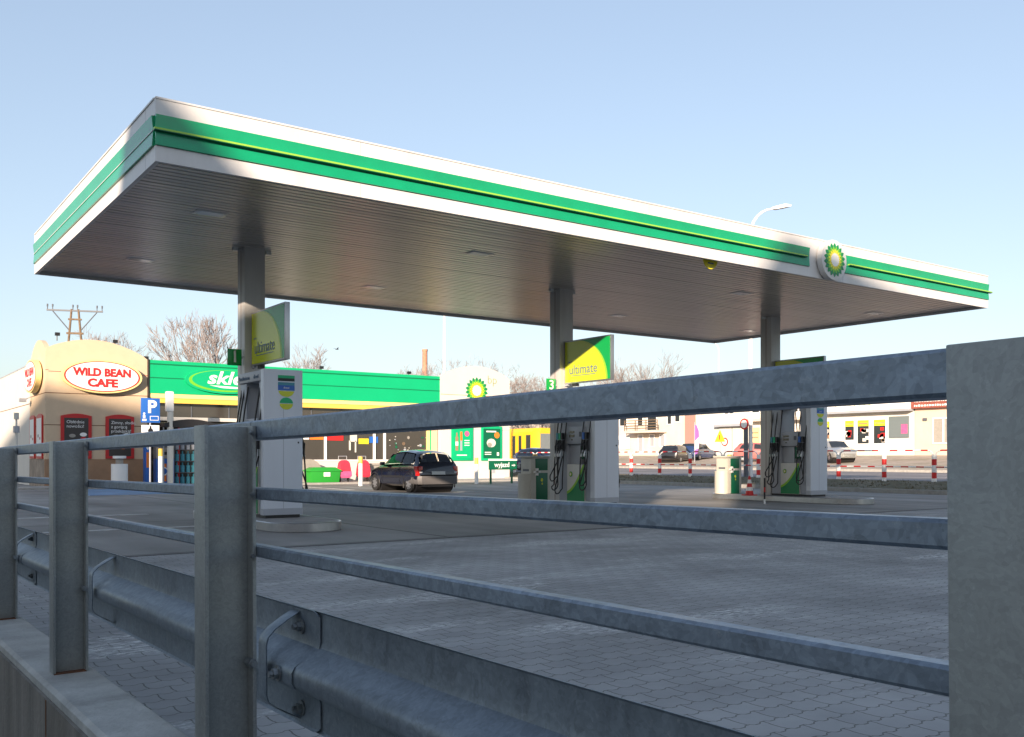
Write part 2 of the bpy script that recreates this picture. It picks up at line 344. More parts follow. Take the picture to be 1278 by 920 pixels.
# ------------------------------------------------------------ ground
def sheet(name, x0, x1, y0, y1, z, m, z2=None, sub=1):
    mb = MB(m); z2 = z if z2 is None else z2
    mb.face([(x0, y0, z), (x1, y0, z2), (x1, y1, z2), (x0, y1, z)])
    o = mb.build(name, smooth=False); return struct(o)
sheet('block_paving', .7, 28, -30, 11.9, 0, 'paver')
sheet('forecourt', .7, 28, 11.9, 400, 0, 'forecourt')
j = MB('tar'); j.box(.9, 28, 11.82, 11.88, -.01, .004); j.build('drainage_joint', smooth=False)['kind'] = 'structure'
sheet('street', -300, .66, -200, 400, -.5, 'street')
k = MB('kerb'); k.box(28, 28.15, -200, 400, -.2, .14); k.build('forecourt_kerb', smooth=False)['kind'] = 'structure'
gb = MB('grass')
xs = [28.15, 28.7, 29.3, 30, 30.8, 31.5, 32.6]
for i in range(len(xs) - 1):
    for jx in range(-10, 180):
        def h(x, y): return .13 + .17 * (x - 28.15) / 4.4 + (.05 * math.sin(x * 3.1 + y * 1.3) + .04 * math.sin(y * 4.3 + x) if 28.3 < x < 32.5 else 0)
        a, b2, y0, y1 = xs[i], xs[i + 1], jx * .5, jx * .5 + .5
        gb.face([(a, y0, h(a, y0)), (b2, y0, h(b2, y0)), (b2, y1, h(b2, y1)), (a, y1, h(a, y1))])
gbo = gb.build('verge'); struct(gbo)
tf = MB('grass')
for i in range(5000):
    x = random.uniform(28.3, 32.4); y = random.uniform(-2, 60); z = .12 + .17 * (x - 28.15) / 4.4; hh = random.uniform(.03, .09); a = random.uniform(0, 6.3)
    tf.face([(x, y, z), (x + .05 * math.cos(a), y + .05 * math.sin(a), z), (x + random.uniform(-.05, .05), y + random.uniform(-.05, .05), z + hh)])
struct(tf.build('verge_grass', smooth=False), 'stuff', 'short dry grass growing on the verge between forecourt and road', 'grass')
sheet('road', 32.6, 50, -300, 400, .3, 'road')
k = MB('kerb'); k.box(50, 50.2, -300, 400, .1, .45); k.build('road_kerb', smooth=False)['kind'] = 'structure'
sheet('pavement', 50.2, 64, -300, 400, .42, 'sand', 1.3)
sheet('far_ground', 64, 900, -300, 900, 1.3, 'street')
# shop footway
k = MB('kerb'); k.box(5.2, 28.9, 37.6, 37.75, -.1, .075); k.box(5.2, 28.9, 37.75, 40, -.1, .07); k.build('shop_footway', smooth=False)['kind'] = 'structure'
# painted bay and lines
p = MB('bayblue'); p.face([(6.2, 31.0, .004), (11.4, 31.0, .004), (11.4, 37.2, .004), (6.2, 37.2, .004)]); p.build('blue_parking_bay', smooth=False)['kind'] = 'structure'
p = MB('roadwhite')
for x in (6.15, 11.45, 15.0): p.box(x - .06, x + .06, 30.8, 37.2, .001, .008)
p.box(2.5, 5.2, 20.2, 20.45, .001, .008); p.box(2.6, 5.0, 16.2, 16.4, .001, .008)
p.box(17, 22, 26.9, 27.0, .001, .006); p.build('forecourt_markings', smooth=False)['kind'] = 'structure'
# ------------------------------------------------------------ canopy
CX0, CX1, CY0, CY1, CZ0, CZ1 = 3.3, 23.9, 12.5, 21.75, 5.0, 5.82
can = thing('fuel_canopy', 'large flat petrol station canopy with white and green fascia on three columns', 'canopy', (0, 0, 0))
sf = MB('soffit'); yy = CY0 + .08; i = 0
while yy < CY1 - .1:
    y2 = min(yy + .142, CY1 - .08); zz = CZ0 + .05
    sf.rings([[(x, yy, zz + .03), (x, yy + .006, zz), (x, y2 - .006, zz + (.003 if i % 5 else 0)), (x, y2, zz + .03)] for x in (CX0 + .06, 8.1, 13.4, 18.7, CX1 - .06)], 'soffit', False, False)
    yy += .155 if i % 6 else .17; i += 1
sf.face([(CX0, CY0, CZ0 + .12), (CX1, CY0, CZ0 + .12), (CX1, CY1, CZ0 + .12), (CX0, CY1, CZ0 + .12)], 'pumpdark')
sf.build('soffit', can, smooth=False)
t = MB('fwhite'); t.box(CX0 + .1, CX1 - .1, CY0 + .1, CY1 - .1, CZ1 - .12, CZ1 - .06); t.build('roof', can)
def fascia(p0, p1, nrm, segs):
    # profile along a run from p0 to p1; nrm outward
    p0 = Vector(p0); p1 = Vector(p1); n = Vector(nrm); L = (p1 - p0).length; d = (p1 - p0) / L
    def pt(s, o, z): q = p0 + d * s + n * o; return (q.x, q.y, z)
    fw = MB('fwhite')
    zt, zg1, zg0, zb = CZ1, CZ1 - .215, CZ0 + .205, CZ0
    fw.rings([[pt(s, 0, zt), pt(s, 0, zg1), pt(s, -.06, zg1), pt(s, -.06, zt)] for s in (0, L)])
    fw.rings([[pt(s, 0, zg0), pt(s, 0, zb), pt(s, -.06, zb), pt(s, -.06, zg0)] for s in (0, L)])
    for k in range(1, int(L / 2.9) + 1):
        s = k * 2.9
        if s < L - .3:
            seams = MB('pumpgrey'); seams.rings([[pt(q, .0015, zt), pt(q, .0015, zg1 + .01), pt(q, -.01, zg1 + .01), pt(q, -.01, zt)] for q in (s, s + .005)]); seams.build('panel_joint', can)
            seams = MB('pumpgrey'); seams.rings([[pt(q, .0015, zg0 - .01), pt(q, .0015, zb), pt(q, -.01, zb), pt(q, -.01, zg0 - .01)] for q in (s, s + .005)]); seams.build('panel_joint', can)
    last = 0
    for a, b in segs:
        fw.rings([[pt(s, .002, zg1), pt(s, .002, zg0), pt(s, -.06, zg0), pt(s, -.06, zg1)] for s in (last, a)]) if a - last > .02 else None
        last = b
    if L - last > .02: fw.rings([[pt(s, .002, zg1), pt(s, .002, zg0), pt(s, -.06, zg0), pt(s, -.06, zg1)] for s in (last, L)])
    fw.build('fascia_panel', can)
    cp = MB('fwhite'); cp.rings([[pt(s, .012, zt + .012), pt(s, .012, zt - .012), pt(s, .003, zt - .012), pt(s, -.1, zt + .004), pt(s, -.1, zt + .012)] for s in (0, L)]); cp.build('edge_capping', can)
    zm = (zg0 + zg1) / 2
    for a, b in segs:
        g = MB('fgreen')
        g.rings([[pt(s, -.03, zg1), pt(s, .035, zg1 - .006), pt(s, .015, zm + .02), pt(s, .015, zm - .03), pt(s, .03, zg0 + .006), pt(s, -.03, zg0)] for s in (a, b)])
        g.build('green_band', can)
        if nrm[1] < 0:
            l = MB('lime'); e0 = -.03 if a < .1 else .12; e1 = .08 if b > L - .1 else -.12
            l.rings([[pt(s, .075, zm + .012), pt(s, .075, zm - .012), pt(s, .012, zm - .016), pt(s, .012, zm + .016)] for s in (a + e0, b + e1)])
            lo = l.build('light_strip', can)
            sh = MB('dgreen'); sh.rings([[pt(s, .078, zm - .012), pt(s, .078, zm - .022), pt(s, .012, zm - .03), pt(s, .012, zm - .016)] for s in (a + e0, b + e1)]); sh.build('strip_holder', lo)
        else:
            l = MB('fwhite'); l.rings([[pt(s, .024, zm + .006), pt(s, .024, zm - .006), pt(s, .012, zm - .008), pt(s, .012, zm + .008)] for s in (a, b)]); l.build('light_strip', can)
L = CX1 - CX0
fascia((CX0, CY0, 0), (CX1, CY0, 0), (0, -1, 0), [(.0, 13.32), (14.55, L)])
fascia((CX0, CY1 - .062, 0), (CX0, CY0 + .062, 0), (-1, 0, 0), [(0, CY1 - CY0 - .124)])
fascia((CX1, CY0 + .062, 0), (CX1, CY1 - .062, 0), (1, 0, 0), [(0, CY1 - CY0 - .124)])
fascia((CX1, CY1, 0), (CX0, CY1, 0), (0, 1, 0), [(0, L)])
COLX = (6.23, 13.6, 21.0)
for x in COLX:
    c = MB('col'); c.box(x - .2, x + .2, 16.87, 17.25, .1, CZ0 + .06); co = c.build('column', can, bev=.03)
    c = MB('seam'); c.box(x - .202, x - .196, 17.04, 17.055, .2, CZ0); c.build('column_joint', co)
    c = MB('lamp'); c.box(x - .36, x - .27, 17.0, 17.08, CZ0 - .01, CZ0 + .05); c.box(x + .27, x + .36, 17.0, 17.08, CZ0 - .01, CZ0 + .05); c.build('camera_bracket', co)
for x in (4.78, 9.87, 17.3, 22.6):
    for y in (14.9, 19.2):
        f = MB('alu'); f.box(x - .25, x + .25, y - .17, y + .17, CZ0 + .046, CZ0 + .06); fo = f.build('light_fixture', can, bev=.004)
        g = MB('lamp'); g.box(x - .2, x + .2, y - .12, y + .12, CZ0 + .043, CZ0 + .05); g.build('diffuser', fo)
# round emblem sign on fascia
em = thing('round_emblem_sign', 'round white disc with green and yellow sunflower emblem on the canopy edge', 'sign', (17.28, CY0 - .03, 5.40))
d = MB('fwhite'); d.prism([(.43 * math.cos(t), 0, .43 * math.sin(t)) for t in [2 * math.pi * i / 40 for i in range(40)]], (0, -.13, 0)); d.build('disc', em, bev=.01)
helios(em, (0, -.142, 0), .36, name='emblem')
rs = thing('hanging_round_sign', 'small round yellow sign hanging just under the canopy edge', 'sign', (13.9, 12.75, 5.08))
d = MB('logo_y'); d.prism(ellipse(0, 0, .2, .2), (0, .02, 0)); d.prism([(.2 * math.cos(t), -.003, .2 * math.sin(t)) for t in [math.pi * i / 20 for i in range(21)]], (0, .01, 0), 'sgreen'); d.build('disc', rs)
d = MB('ink'); d.box(-.08, .08, -.006, -.001, -.1, -.075); d.build('print_line', rs)
# ------------------------------------------------------------ islands
def island(x, name, label):
    mb = MB('island'); P = []
    for i in range(19): t = math.pi + math.pi * i / 18; P.append((.62 * math.cos(t), -1.85 + .62 * math.sin(t)))
    for i in range(19): t = math.pi * i / 18; P.append((.62 * math.cos(t), 1.9 + .62 * math.sin(t)))
    mb.prism([(a * .975, b * .99, .0) for a, b in P], (0, 0, .146)); r = thing(name, label, 'kerb island', (x - .05, 16.4, 0), 0, 'raised pump islands')
    mb.build('slab', r)
    s = MB('alu'); s.rings([[(a * q, b * (1 + (q - 1) * .35), z) for a, b in P] for q, z in ((.985, .0), (1, .01), (1, .14), (.985, .152), (.96, .152), (.955, .14))], None, False); s.build('metal_edge', r)
    return r
island(COLX[0], 'pump_island', 'low rounded metal edged island under the nearest fuel pump on the left')
island(COLX[1], 'pump_island', 'low rounded metal edged island under the middle fuel pump')
island(COLX[2], 'pump_island', 'low rounded metal edged island with a striped cone on it')
# ------------------------------------------------------------ fuel dispensers
def make_pump():
    r = thing('fuel_pump', '', 'fuel pump', (0, 0, 0), 0, 'tall fuel pumps under the canopy')
    b = MB('black'); b.box(-.31, .31, .03, 1.3, 0, .05); b.build('base_plinth', r)
    b = MB('pumpwhite'); b.box(-.35, .35, 0, .15, .05, 2.55); b.build('end_panel', r, bev=.012)
    b = MB('pumpgrey'); b.box(-.29, .29, .155, .38, .05, 2.36); b.build('hose_channel', r, bev=.01)
    b = MB('pumpgrey'); b.box(-.29, .29, 1.0, 1.3, .05, 2.36); b.build('hose_channel', r, bev=.01)
    b = MB('pumpgrey'); b.box(-.33, .33, .155, 1.33, 2.36, 2.54); h = b.build('header', r, bev=.012)
    text('bezołowiowa', .10, 'ink', h, (-.334, 1.0, 2.44), FX); text('diesel', .10, 'ink', h, (-.334, .42, 2.44), FX)
    b = MB('cabwhite'); b.box(-.31, .31, .385, .995, .05, .88); cb = b.build('cabinet', r, bev=.008)
    for s in (-1, 1):
        g = MB('pgreen'); P = []; Q = []
        # far side is +y : green rises towards -y end
        for i in range(13):
            u = i / 12; y = .99 - u * .60; z = .22 + .52 * u ** 1.9 + .12 * u
            P.append((s * .312, y, z)); Q.append((s * .312, y, z + .055 + .05 * u))
        g.prism(P + [(s * .312, .39, .06), (s * .312, .99, .06)], (s * .004, 0, 0))
        g.prism([(x, y, min(z, .872)) for x, y, z in P] + [(x, y, min(z, .875)) for x, y, z in reversed(Q)], (s * .007, 0, 0), 'sign_lime')
        g.build('green_swoosh', cb, smooth=False)
        helios(cb, (s * .318, .86, .66), .06, (0, 0, R(-90) if s < 0 else R(90)))
    b = MB('pumpgrey'); b.box(-.22, .22, .62, .98, .885, 1.32); b.build('stem', r)
    b = MB('dgreen'); b.box(-.2, .2, .385, .615, 1.0, 1.3); g = b.build('side_box', r, bev=.006)
    b = MB('pwhite')
    for z in (1.08, 1.14, 1.2): b.box(-.204, -.199, .42, .56, z, z + .012)
    b.build('sticker', g)
    b = MB('pumpgrey'); b.box(-.32, .32, .385, .995, 1.33, 1.72); d = b.build('display_head', r, bev=.015)
    for s in (-1, 1):
        b = MB('glassb'); b.box(s * .32, s * .326, .72, .9, 1.57, 1.62); b.box(s * .32, s * .326, .72, .9, 1.48, 1.54); b.box(s * .32, s * .326, .78, .84, 1.41, 1.44); b.box(s * .32, s * .326, .48, .56, 1.49, 1.6, 'pumpdark'); b.build('screen', d)
        # hoses and nozzles
        for k, (yn, yc, mm) in enumerate(((.22, .17, 'black'), (.31, .33, 'pblue'), (1.06, 1.0, 'black'), (1.13, 1.16, 'sgreen'), (1.22, 1.3, 'cyan'))):
            nz = MB('black'); x = s * .38
            nz.box(x - .03, x + .03, yn - .028, yn + .028, 1.18, 1.42, 'black'); nz.box(x - .035 + s * .01, x + .035 + s * .01, yn - .03, yn + .03, 1.43, 1.58, mm)
            nz.tube([(x + s * .02, yn, 1.2), (x + s * .07, yn, 1.16), (x + s * .09, yn, 1.05)], .022, 'alu', 8)
            nz.tube([(x + s * .03, yn, 1.36), (x + s * .1, yn, 1.28), (x + s * .09, yn, 1.12)], .012, 'black', 6)
            nz.build('nozzle', r)
            if k in (1, 3) : pass
            lowz = (.32, .42, .22, .5, .30)[k]; ho = MB('rubber'); P = []
            y0, x0 = yn, s * .36; y1 = yc + (.10 if k < 2 else .06)
            for i in range(9): q = i / 8; P.append((s * (.27 + .2 * math.sin(q * 1.5)), yc - (.03 if k != 1 else -.03), 2.3 - q * (2.3 - lowz - .12)))
            c0 = P[-1]
            for i in range(1, 9): t = math.pi * i / 8; P.append((s * (.47 + .03 * math.sin(t) + .015 * k), c0[1] + (.11 * (1 - math.cos(t))) * (1 if k not in (1, 4) else -1), lowz + .12 - .12 * math.sin(t)))
            c1 = P[-1]
            for i in range(1, 7): q = i / 6; P.append((s * (.47 + .015 * k - .11 * q), c1[1] + (yn - c1[1]) * q, c1[2] + (1.06 - c1[2]) * q))
            ho.tube(P, .014, 'rubber', 7); ho.build('hose', r)
    b = MB('pumpgrey'); b.box(-.004, .004, -.002, .01, .1, 1.9); b.build('panel_seam', r)
    b = MB('black'); b.cyl(.27, -.004, 1.28, 1.31, .012, None, 8); b.build('lock', r)
    b = MB('pumpgrey')
    b.box(-.352, .352, -.003, .153, .05, .16); b.build('kick_plate', r)
    st = MB('sgreen')
    y = -.004
    def S(x0, x1, z0, z1, m): st.box(x0, x1, y, .002, z0, z1, m)
    S(-.10, .20, 2.40, 2.45, 'sgreen'); S(-.10, .20, 2.35, 2.40, 'black'); S(-.10, .20, 2.28, 2.33, 'cyan'); S(-.10, .20, 2.19, 2.28, 'pblue')
    st.prism([(.05 + .14 * math.cos(t), y, 2.18 + .10 * math.sin(t)) for t in [math.pi + math.pi * i / 14 for i in range(15)]], (0, .006, 0), 'sign_yellow')
    st.prism([(.05 + .12 * math.cos(t), y, 1.97 + .10 * math.sin(t)) for t in [math.pi * i / 14 for i in range(15)]], (0, .006, 0), 'sgreen')
    st.prism([(.05 + .12 * math.cos(t), y, 1.96 + .10 * math.sin(t)) for t in [math.pi + math.pi * i / 14 for i in range(15)]], (0, .006, 0), 'sign_yellow')
    so_ = st.build('sticker', r, smooth=False)
    text('diesel', .045, 'pwhite', so_, (.05, -.006, 2.235), FY, ext=.001)
    return r
pump = make_pump()
pl = ('tall grey fuel pump beside the foot of the column numbered 1', 'tall grey fuel pump beside the column numbered 3', 'tall grey fuel pump beside the striped traffic cone')
for i, x in enumerate(COLX):
    p = pump if i == 0 else copytree(pump)
    p.location = (x - .02, 15.45, .15); p['label'] = pl[i]
# ------------------------------------------------------------ column signs
def fuel_sign(x, label, txt=True):
    r = thing('fuel_sign', label, 'sign', (x, 15.26, 2.86), 0, 'yellow and green boards on the canopy columns')
    b = MB('alu'); b.box(0, .09, 0, 1.6, 0, .98); b.build('frame', r, bev=.006)
    W_, H_ = 1.56, .92
    p = MB('sign_green'); p.box(-.004, .002, .03, 1.57, .03, .95); p.build('panel', r, smooth=False)
    # yellow field bounded by a curve from top left to bottom right (as read from -x)
    P = [(-.008, 1.57, .03), (-.008, 1.57, .95)]; Q = []
    for i in range(17):
        u = i / 16; P.append((-.008, 1.15 - .98 * math.sin(u * math.pi / 2) , .95 - .92 * (1 - math.cos(u * math.pi / 2))))
    for i in range(17):
        u = 1 - i / 16; Q.append((-.006, 1.15 - 1.01 * math.sin(u * math.pi / 2) - .03, .95 - .92 * (1 - math.cos(u * math.pi / 2))))
    f = MB('sign_yellow'); f.prism(P, (.004, 0, 0)); f.prism([(-.006, y, z) for _, y, z in P[2:]] + Q, (.003, 0, 0), 'sign_lime'); f.build('yellow_field', r, smooth=False)
    text('ultimate', .30, 'ink', r, (-.012, .93, .30), FX, ext=.002)
    u = MB('ink'); u.box(-.012, -.006, .50, 1.34, .165, .178); u.box(-.012, -.006, 1.335, 1.375, .47, .50); u.box(-.012, -.006, 1.40, 1.44, .47, .50); u.build('underline', r)
    b = MB('pumpgrey'); b.box(.01, .06, 1.5, 1.61, -.04, -.002); b.box(.02, .1, 1.2, 1.35, -.06, -.002, 'black'); b.build('bracket', r)
    return r
fuel_sign(6.16, 'shaded yellow green board with lettering on the nearest canopy column, numbered 1')
fuel_sign(13.53, 'sunlit yellow green board with lettering on the canopy column numbered 3')
fuel_sign(20.93, 'yellow green board barely rising above the galvanised top rail at the far column')
for x, nn, z in ((5.88, '1', 3.02), (13.22, '3', 2.83)):
    r = thing('number_plate', 'small green plate with a white %s on the side of a canopy column' % nn, 'sign', (x, 16.95, z), 0, 'numbers on the canopy columns')
    b = MB('sign_green'); b.box(-.13, .13, 0, .03, -.15, .15); b.build('plate', r, bev=.004); text(nn, .3, 'pwhite', r, (0, -.006, 0), FY, ext=.003, off=.004)
    b = MB('pumpgrey'); b.box(.13, .17, .005, .025, -.02, .02); b.build('bracket', r)
# ------------------------------------------------------------ service bins
def service_unit(x, y, label):
    r = thing('service_bin', label, 'bin', (x, y, .15), 0, 'green and cream service bins on the pump islands')
    b = MB('binwhite'); b.box(-.3, .3, 0, .42, 0, 1.02); b.build('body', r, bev=.03)
    b = MB('binwhite'); b.rings([[( -.24 + .22 * math.cos(t), .24 + .22 * math.sin(t), z) for t in [2 * math.pi * i / 20 for i in range(20)]] for z in (0, .64)]); b.build('paper_bin', r)
    b = MB('binwhite'); b.box(-.35, .35, -.03, .5, 1.02, 1.07); b.build('lid', r, bev=.015)
    b = MB('dgreen'); b.box(-.17, .2, -.006, .01, .72, 1.0); b.box(-.15, .2, -.006, .01, .0, .66); p = b.build('green_door', r, bev=.004)
    e = MB('sign_yellow'); e.prism([(.02 + .035 * math.cos(t), -.012, .49 + .05 * math.sin(t)) for t in [0, 1.2, 2.5, 3.6, 5]], (0, .004, 0)); e.prism([(.03 + .02 * math.cos(t), -.012, .4 + .03 * math.sin(t)) for t in [0, 1.2, 2.5, 3.6, 5]], (0, .004, 0)); e.build('sticker', p)
    b = MB('pwhite'); b.box(-.24, -.06, -.06, -.008, .66, .71); b.box(-.18, -.12, -.06, -.008, .6, .77); b.build('glove_dispenser', r)
    b = MB('yellow'); b.cyl(-.1, .1, 1.07, 1.11, .06); b.build('knob', r)
    b = MB('pumpdark'); b.box(-.306, -.3, .08, .32, .7, .75); b.build('paper_slot', r)
    return r
service_unit(13.72, 18.0, 'cream and green service bin beside the exit sign, left of the middle pump')
service_unit(20.72, 18.1, 'cream and green service bin next to the striped traffic cone')
# cone, stick
c = thing('traffic_cone', 'small red and white striped traffic cone by the green bin', 'cone', (20.0, 16.95, .15))
b = MB('bred'); b.box(-.15, .15, -.15, .15, 0, .03); b.build('foot', c, bev=.01)
b = MB('bred')
for k_ in range(5):
    z0, z1 = .03 + k_ * .1, .03 + (k_ + 1) * .1; b.tube([(0, 0, z0), (0, 0, z1)], .11 - .085 * k_ / 5, ('bred', 'pwhite')[k_ % 2], 16, True, .11 - .085 * (k_ + 1) / 5)
b.build('cone_body', c)
c = thing('marker_post', 'thin red white and black post standing in front of the far pump island', 'post', (19.1, 15.7, 0))
b = MB('pwhite'); b.cyl(0, 0, 0, .12, .022, 'pwhite', 8); b.cyl(0, 0, .12, .3, .022, 'black', 8); b.cyl(0, 0, .3, .42, .022, 'red', 8); b.cyl(0, 0, .42, .66, .022, 'black', 8); b.build('pole', c)
# ------------------------------------------------------------ shop buildings
cafe = thing('cafe_building', 'cream cafe building with curved parapet and round red lettered sign', 'building', (6.46, 40, 0))
w_ = MB('cream')
Wc = 3.78
def arch(x, x0, x1, zs, ze, zc):
    u = (x - x0) / (x1 - x0); return zs + (ze - zs) * u + zc * math.sin(math.pi * u) ** .8
P = [(x, 0, arch(x, 0, Wc, 5.38, 5.17, .55)) for x in [Wc * i / 24 for i in range(25)]]
w_.prism([(0, 0, 1.1)] + P + [(Wc, 0, 1.1)], (0, .18, 0), 'cream')
P2 = [(0, .18 + 3.5 * i / 24, arch(i / 24, 0, 1, 5.38, 5.0, .65)) for i in range(25)]
w_.prism([(0, .18, 1.1)] + P2 + [(0, 3.68, 1.1)], (.18, 0, 0), 'cream')
w_.box(.18, Wc, .18, 9, 0, 4.95, 'cream')
w_.build('wall', cafe)
w_ = MB('brown'); w_.box(-.02, Wc, -.02, .2, 0, 1.1); w_.build('plinth', cafe); w_ = MB('plinth2'); w_.box(-.02, .2, .2, 3.68, 0, 1.1); w_.build('plinth', cafe)
w_ = MB('seam')
for z in (3.66, 2.42): w_.box(-.004, Wc, -.004, .002, z, z + .03); w_.box(-.004, .002, -.004, 3.68, z, z + .03)
w_.box(-.004, .1, -.005, .001, 4.55, 4.57, 'red'); w_.box(.1, Wc, -.004, .001, 4.5, 4.52, 'red'); w_.build('wall_joint', cafe)
def oval_sign(loc, rot, a, bb, name, label):
    r = thing(name, label, 'sign', loc, rot, 'oval cafe signs')
    d = MB('pwhite'); d.prism(ellipse(0, 0, a, bb), (0, .2, 0), 'yellow2'); d.prism(ellipse(0, .0, a * .94, bb * .91, y=-.012), (0, .02, 0), 'red'); d.prism(ellipse(0, 0, a * .90, bb * .86, y=-.02), (0, .02, 0), 'pwhite'); d.build('disc', r)
    s = a / 1.55
    text('WiLD BEAN', .43 * s, 'bred', r, (0, -.024, .15 * s), FY, sx=.97, off=.022, ext=.003); text('CAFE', .44 * s, 'bred', r, (.0, -.024, -.28 * s), FY, sx=1.12, off=.022, ext=.003)
    return r
oval_sign((8.47, 39.72, 4.37), 0, 1.50, .66, 'oval_cafe_sign', 'oval white cafe sign with red lettering on the cream front wall')
oval_sign((6.2, 41.95, 4.42), R(-90), 1.50, .66, 'oval_cafe_sign', 'oval white cafe sign seen nearly edge on round the corner of the cream building')
def menu(loc, rot, wd, lines, label, m='board'):
    r = thing('menu_board', label, 'poster', loc, rot, 'red framed posters on the cafe')
    f = MB('red'); P = [(-wd / 2, 0, 0), (wd / 2, 0, 0)] + [(wd / 2 - wd * i / 10, 0, 1.68 + .09 * math.sin(math.pi * i / 10)) for i in range(11)]
    f.prism(P, (0, -.06, 0)); f.build('frame', r)
    b = MB(m); b.box(-wd / 2 + .12, wd / 2 - .12, -.066, -.05, .1, 1.6); b.build('board', r)
    for i, l_ in enumerate(lines): text(l_, .17, 'pwhite', r, (-wd / 2 + .2, -.07, 1.44 - .17 * i), FY, align='LEFT', ext=.001)
    g = MB('pwhite')
    for (x, z, q, mm) in ((-.15, .9, .12, 'greybin'), (.25, .95, .13, 'pwhite'), (.25, .8, .1, 'red'), (-.25, .55, .1, 'pwhite'), (.1, .45, .12, 'orange'), (.3, .5, .08, 'greybin')):
        g.prism(ellipse(x, z, q, q * .6, 14, -.07), (0, .003, 0), mm)
    g.build('picture', r)
menu((7.55, 40, 1.12), 0, 1.12, ['Obłędnie', 'nowości!'][:2], 'red framed dark board left of the other one on the cafe front')
menu((9.17, 40, 1.12), 0, 1.08, ['Zimny, słodki,', 'z gorącą', 'przekąską!'], 'red framed dark board near the parking sign on the cafe front')
menu((6.46, 42.8, 1.12), R(-90), 1.15, [], 'red framed pale panel on the cafe side wall, farther from the corner', 'pwhite')
menu((6.46, 41.1, 1.12), R(-90), 1.3, [], 'red framed pale panel on the cafe side wall, nearer the corner', 'pwhite')
lf = thing('wall_floodlight', 'small grey floodlight on an arm at the cafe side corner', 'lamp', (6.3, 43.2, 3.55))
b = MB('pumpgrey'); b.box(-.3, -.05, -.12, .12, -.1, .05); b.tube([(-.1, 0, 0), (.16, 0, .15)], .025); b.build('lamp_head', lf)
sh = thing('shop_building', 'long flat shop building with bright green fascia above a yellow band', 'building', (6.46, 40, 0))
b = MB('wallwhite'); b.box(.05, 3.7, 9.0, 9.2, 0, 4.9); b.box(.02, .2, 3.7, 30, 0, 5.05); b.box(3.8, 22, .3, 12, 2.75, 4.9); b.box(3.8, 22, 4, 12, 0, 2.75); b.build('wall', sh)
b = MB('wallwhite'); b.box(10.0, 17.5, .12, .3, 0, 1.02); b.box(3.8, 17.6, .1, .3, 2.7, 2.85); b.build('low_wall', sh)
b = MB('seam'); b.box(.012, .018, 3.7, 30, 3.4, 3.43); b.box(.0, .03, 3.7, 30, 5.05, 5.1, 'pumpgrey'); b.build('wall_joint', sh)
b = MB('sgreen'); b.box(3.82, 17.86, -.12, .3, 3.8, 5.16); fs = b.build('green_fascia', sh)
b = MB('sgreend'); b.box(3.82, 17.86, -.135, -.118, 4.98, 5.03); b.box(3.82, 17.86, -.126, -.118, 4.42, 4.46); b.box(3.79, 3.84, -.14, .3, 3.4, 5.18, 'black'); b.build('fascia_joint', fs)
b = MB('yellow'); b.box(3.82, 17.86, -.10, .3, 3.62, 3.8, 'yellow2'); b.box(3.82, 17.86, -.07, .3, 3.42, 3.62, 'yellow'); b.build('yellow_band', sh)
b = MB('glass'); b.box(3.85, 17.3, .2, .22, 2.85, 3.42); b.build('clerestory_window', sh)
b = MB('pumpdark')
for x in (5.6, 7.2, 8.0, 9.5, 11, 12.5, 14, 15.5): b.box(x, x + .04, .17, .2, 2.85, 3.42)
b.build('mullion', sh)
w1 = MB('glass'); w1.box(10.0, 17.2, .2, .22, 1.02, 2.7); wo = w1.build('window', sh)
b = MB('pwhite')
for x in (10.0, 11.65, 14.15, 14.7, 17.2): b.box(x, x + .10, .12, .2, 1.02, 2.7)
b.box(10, 17.2, .1, .2, 1.0, 1.06); b.build('frame', wo)
b = MB('pwhite')
for (x0, x1, z0, z1, mm) in ((10.25, 10.9, 1.98, 2.25, 'pwhite'), (10.95, 11.6, 1.98, 2.25, 'orange'), (11.8, 12.6, 1.95, 2.3, 'bred'), (12.95, 13.3, 1.9, 2.3, 'cabwhite'), (13.4, 13.9, 1.80, 2.05, 'logo_y'), (13.95, 14.4, 1.85, 2.15, 'pblue'), (12.9, 12.98, 1.5, 1.95, 'cabwhite'), (13.2, 13.26, 1.4, 1.95, 'cabwhite')): b.box(x0, x1, .165, .195, z0, z1, mm)
b.build('window_poster', wo)
random.seed(4)
for i in range(34):
    x = random.uniform(15.0, 17.05); z = random.uniform(1.25, 2.6); q = random.uniform(.02, .09); b = MB(random.choice(('cabwhite', 'greybin', 'pumpgrey', 'pumpgrey', 'wood', 'dgreen'))); b.prism(ellipse(x, z, q, q * random.uniform(.5, 1.1), 9, .19 - i * .0004), (0, .005, 0)); b.build('window_decal', wo)
b = MB('yellow2'); b.box(17.2, 17.26, .05, .3, 0, 2.85, 'sgreen'); b.box(17.08, 17.2, .08, .3, 0, 2.85, 'yellow2'); b.box(17.26, 17.6, .02, .3, 0, 3.42, 'cream'); b.build('door_jamb', sh)
# entrance zone
b = MB('glass'); b.box(3.85, 10.0, .9, .92, 0, 2.7); b.build('entrance_glazing', sh)
b = MB('pwhite'); b.box(9.88, 10.0, .12, .9, 0, 2.7); b.box(5.25, 5.32, .82, .9, 0, 2.7, 'red'); b.build('door_frame', sh)
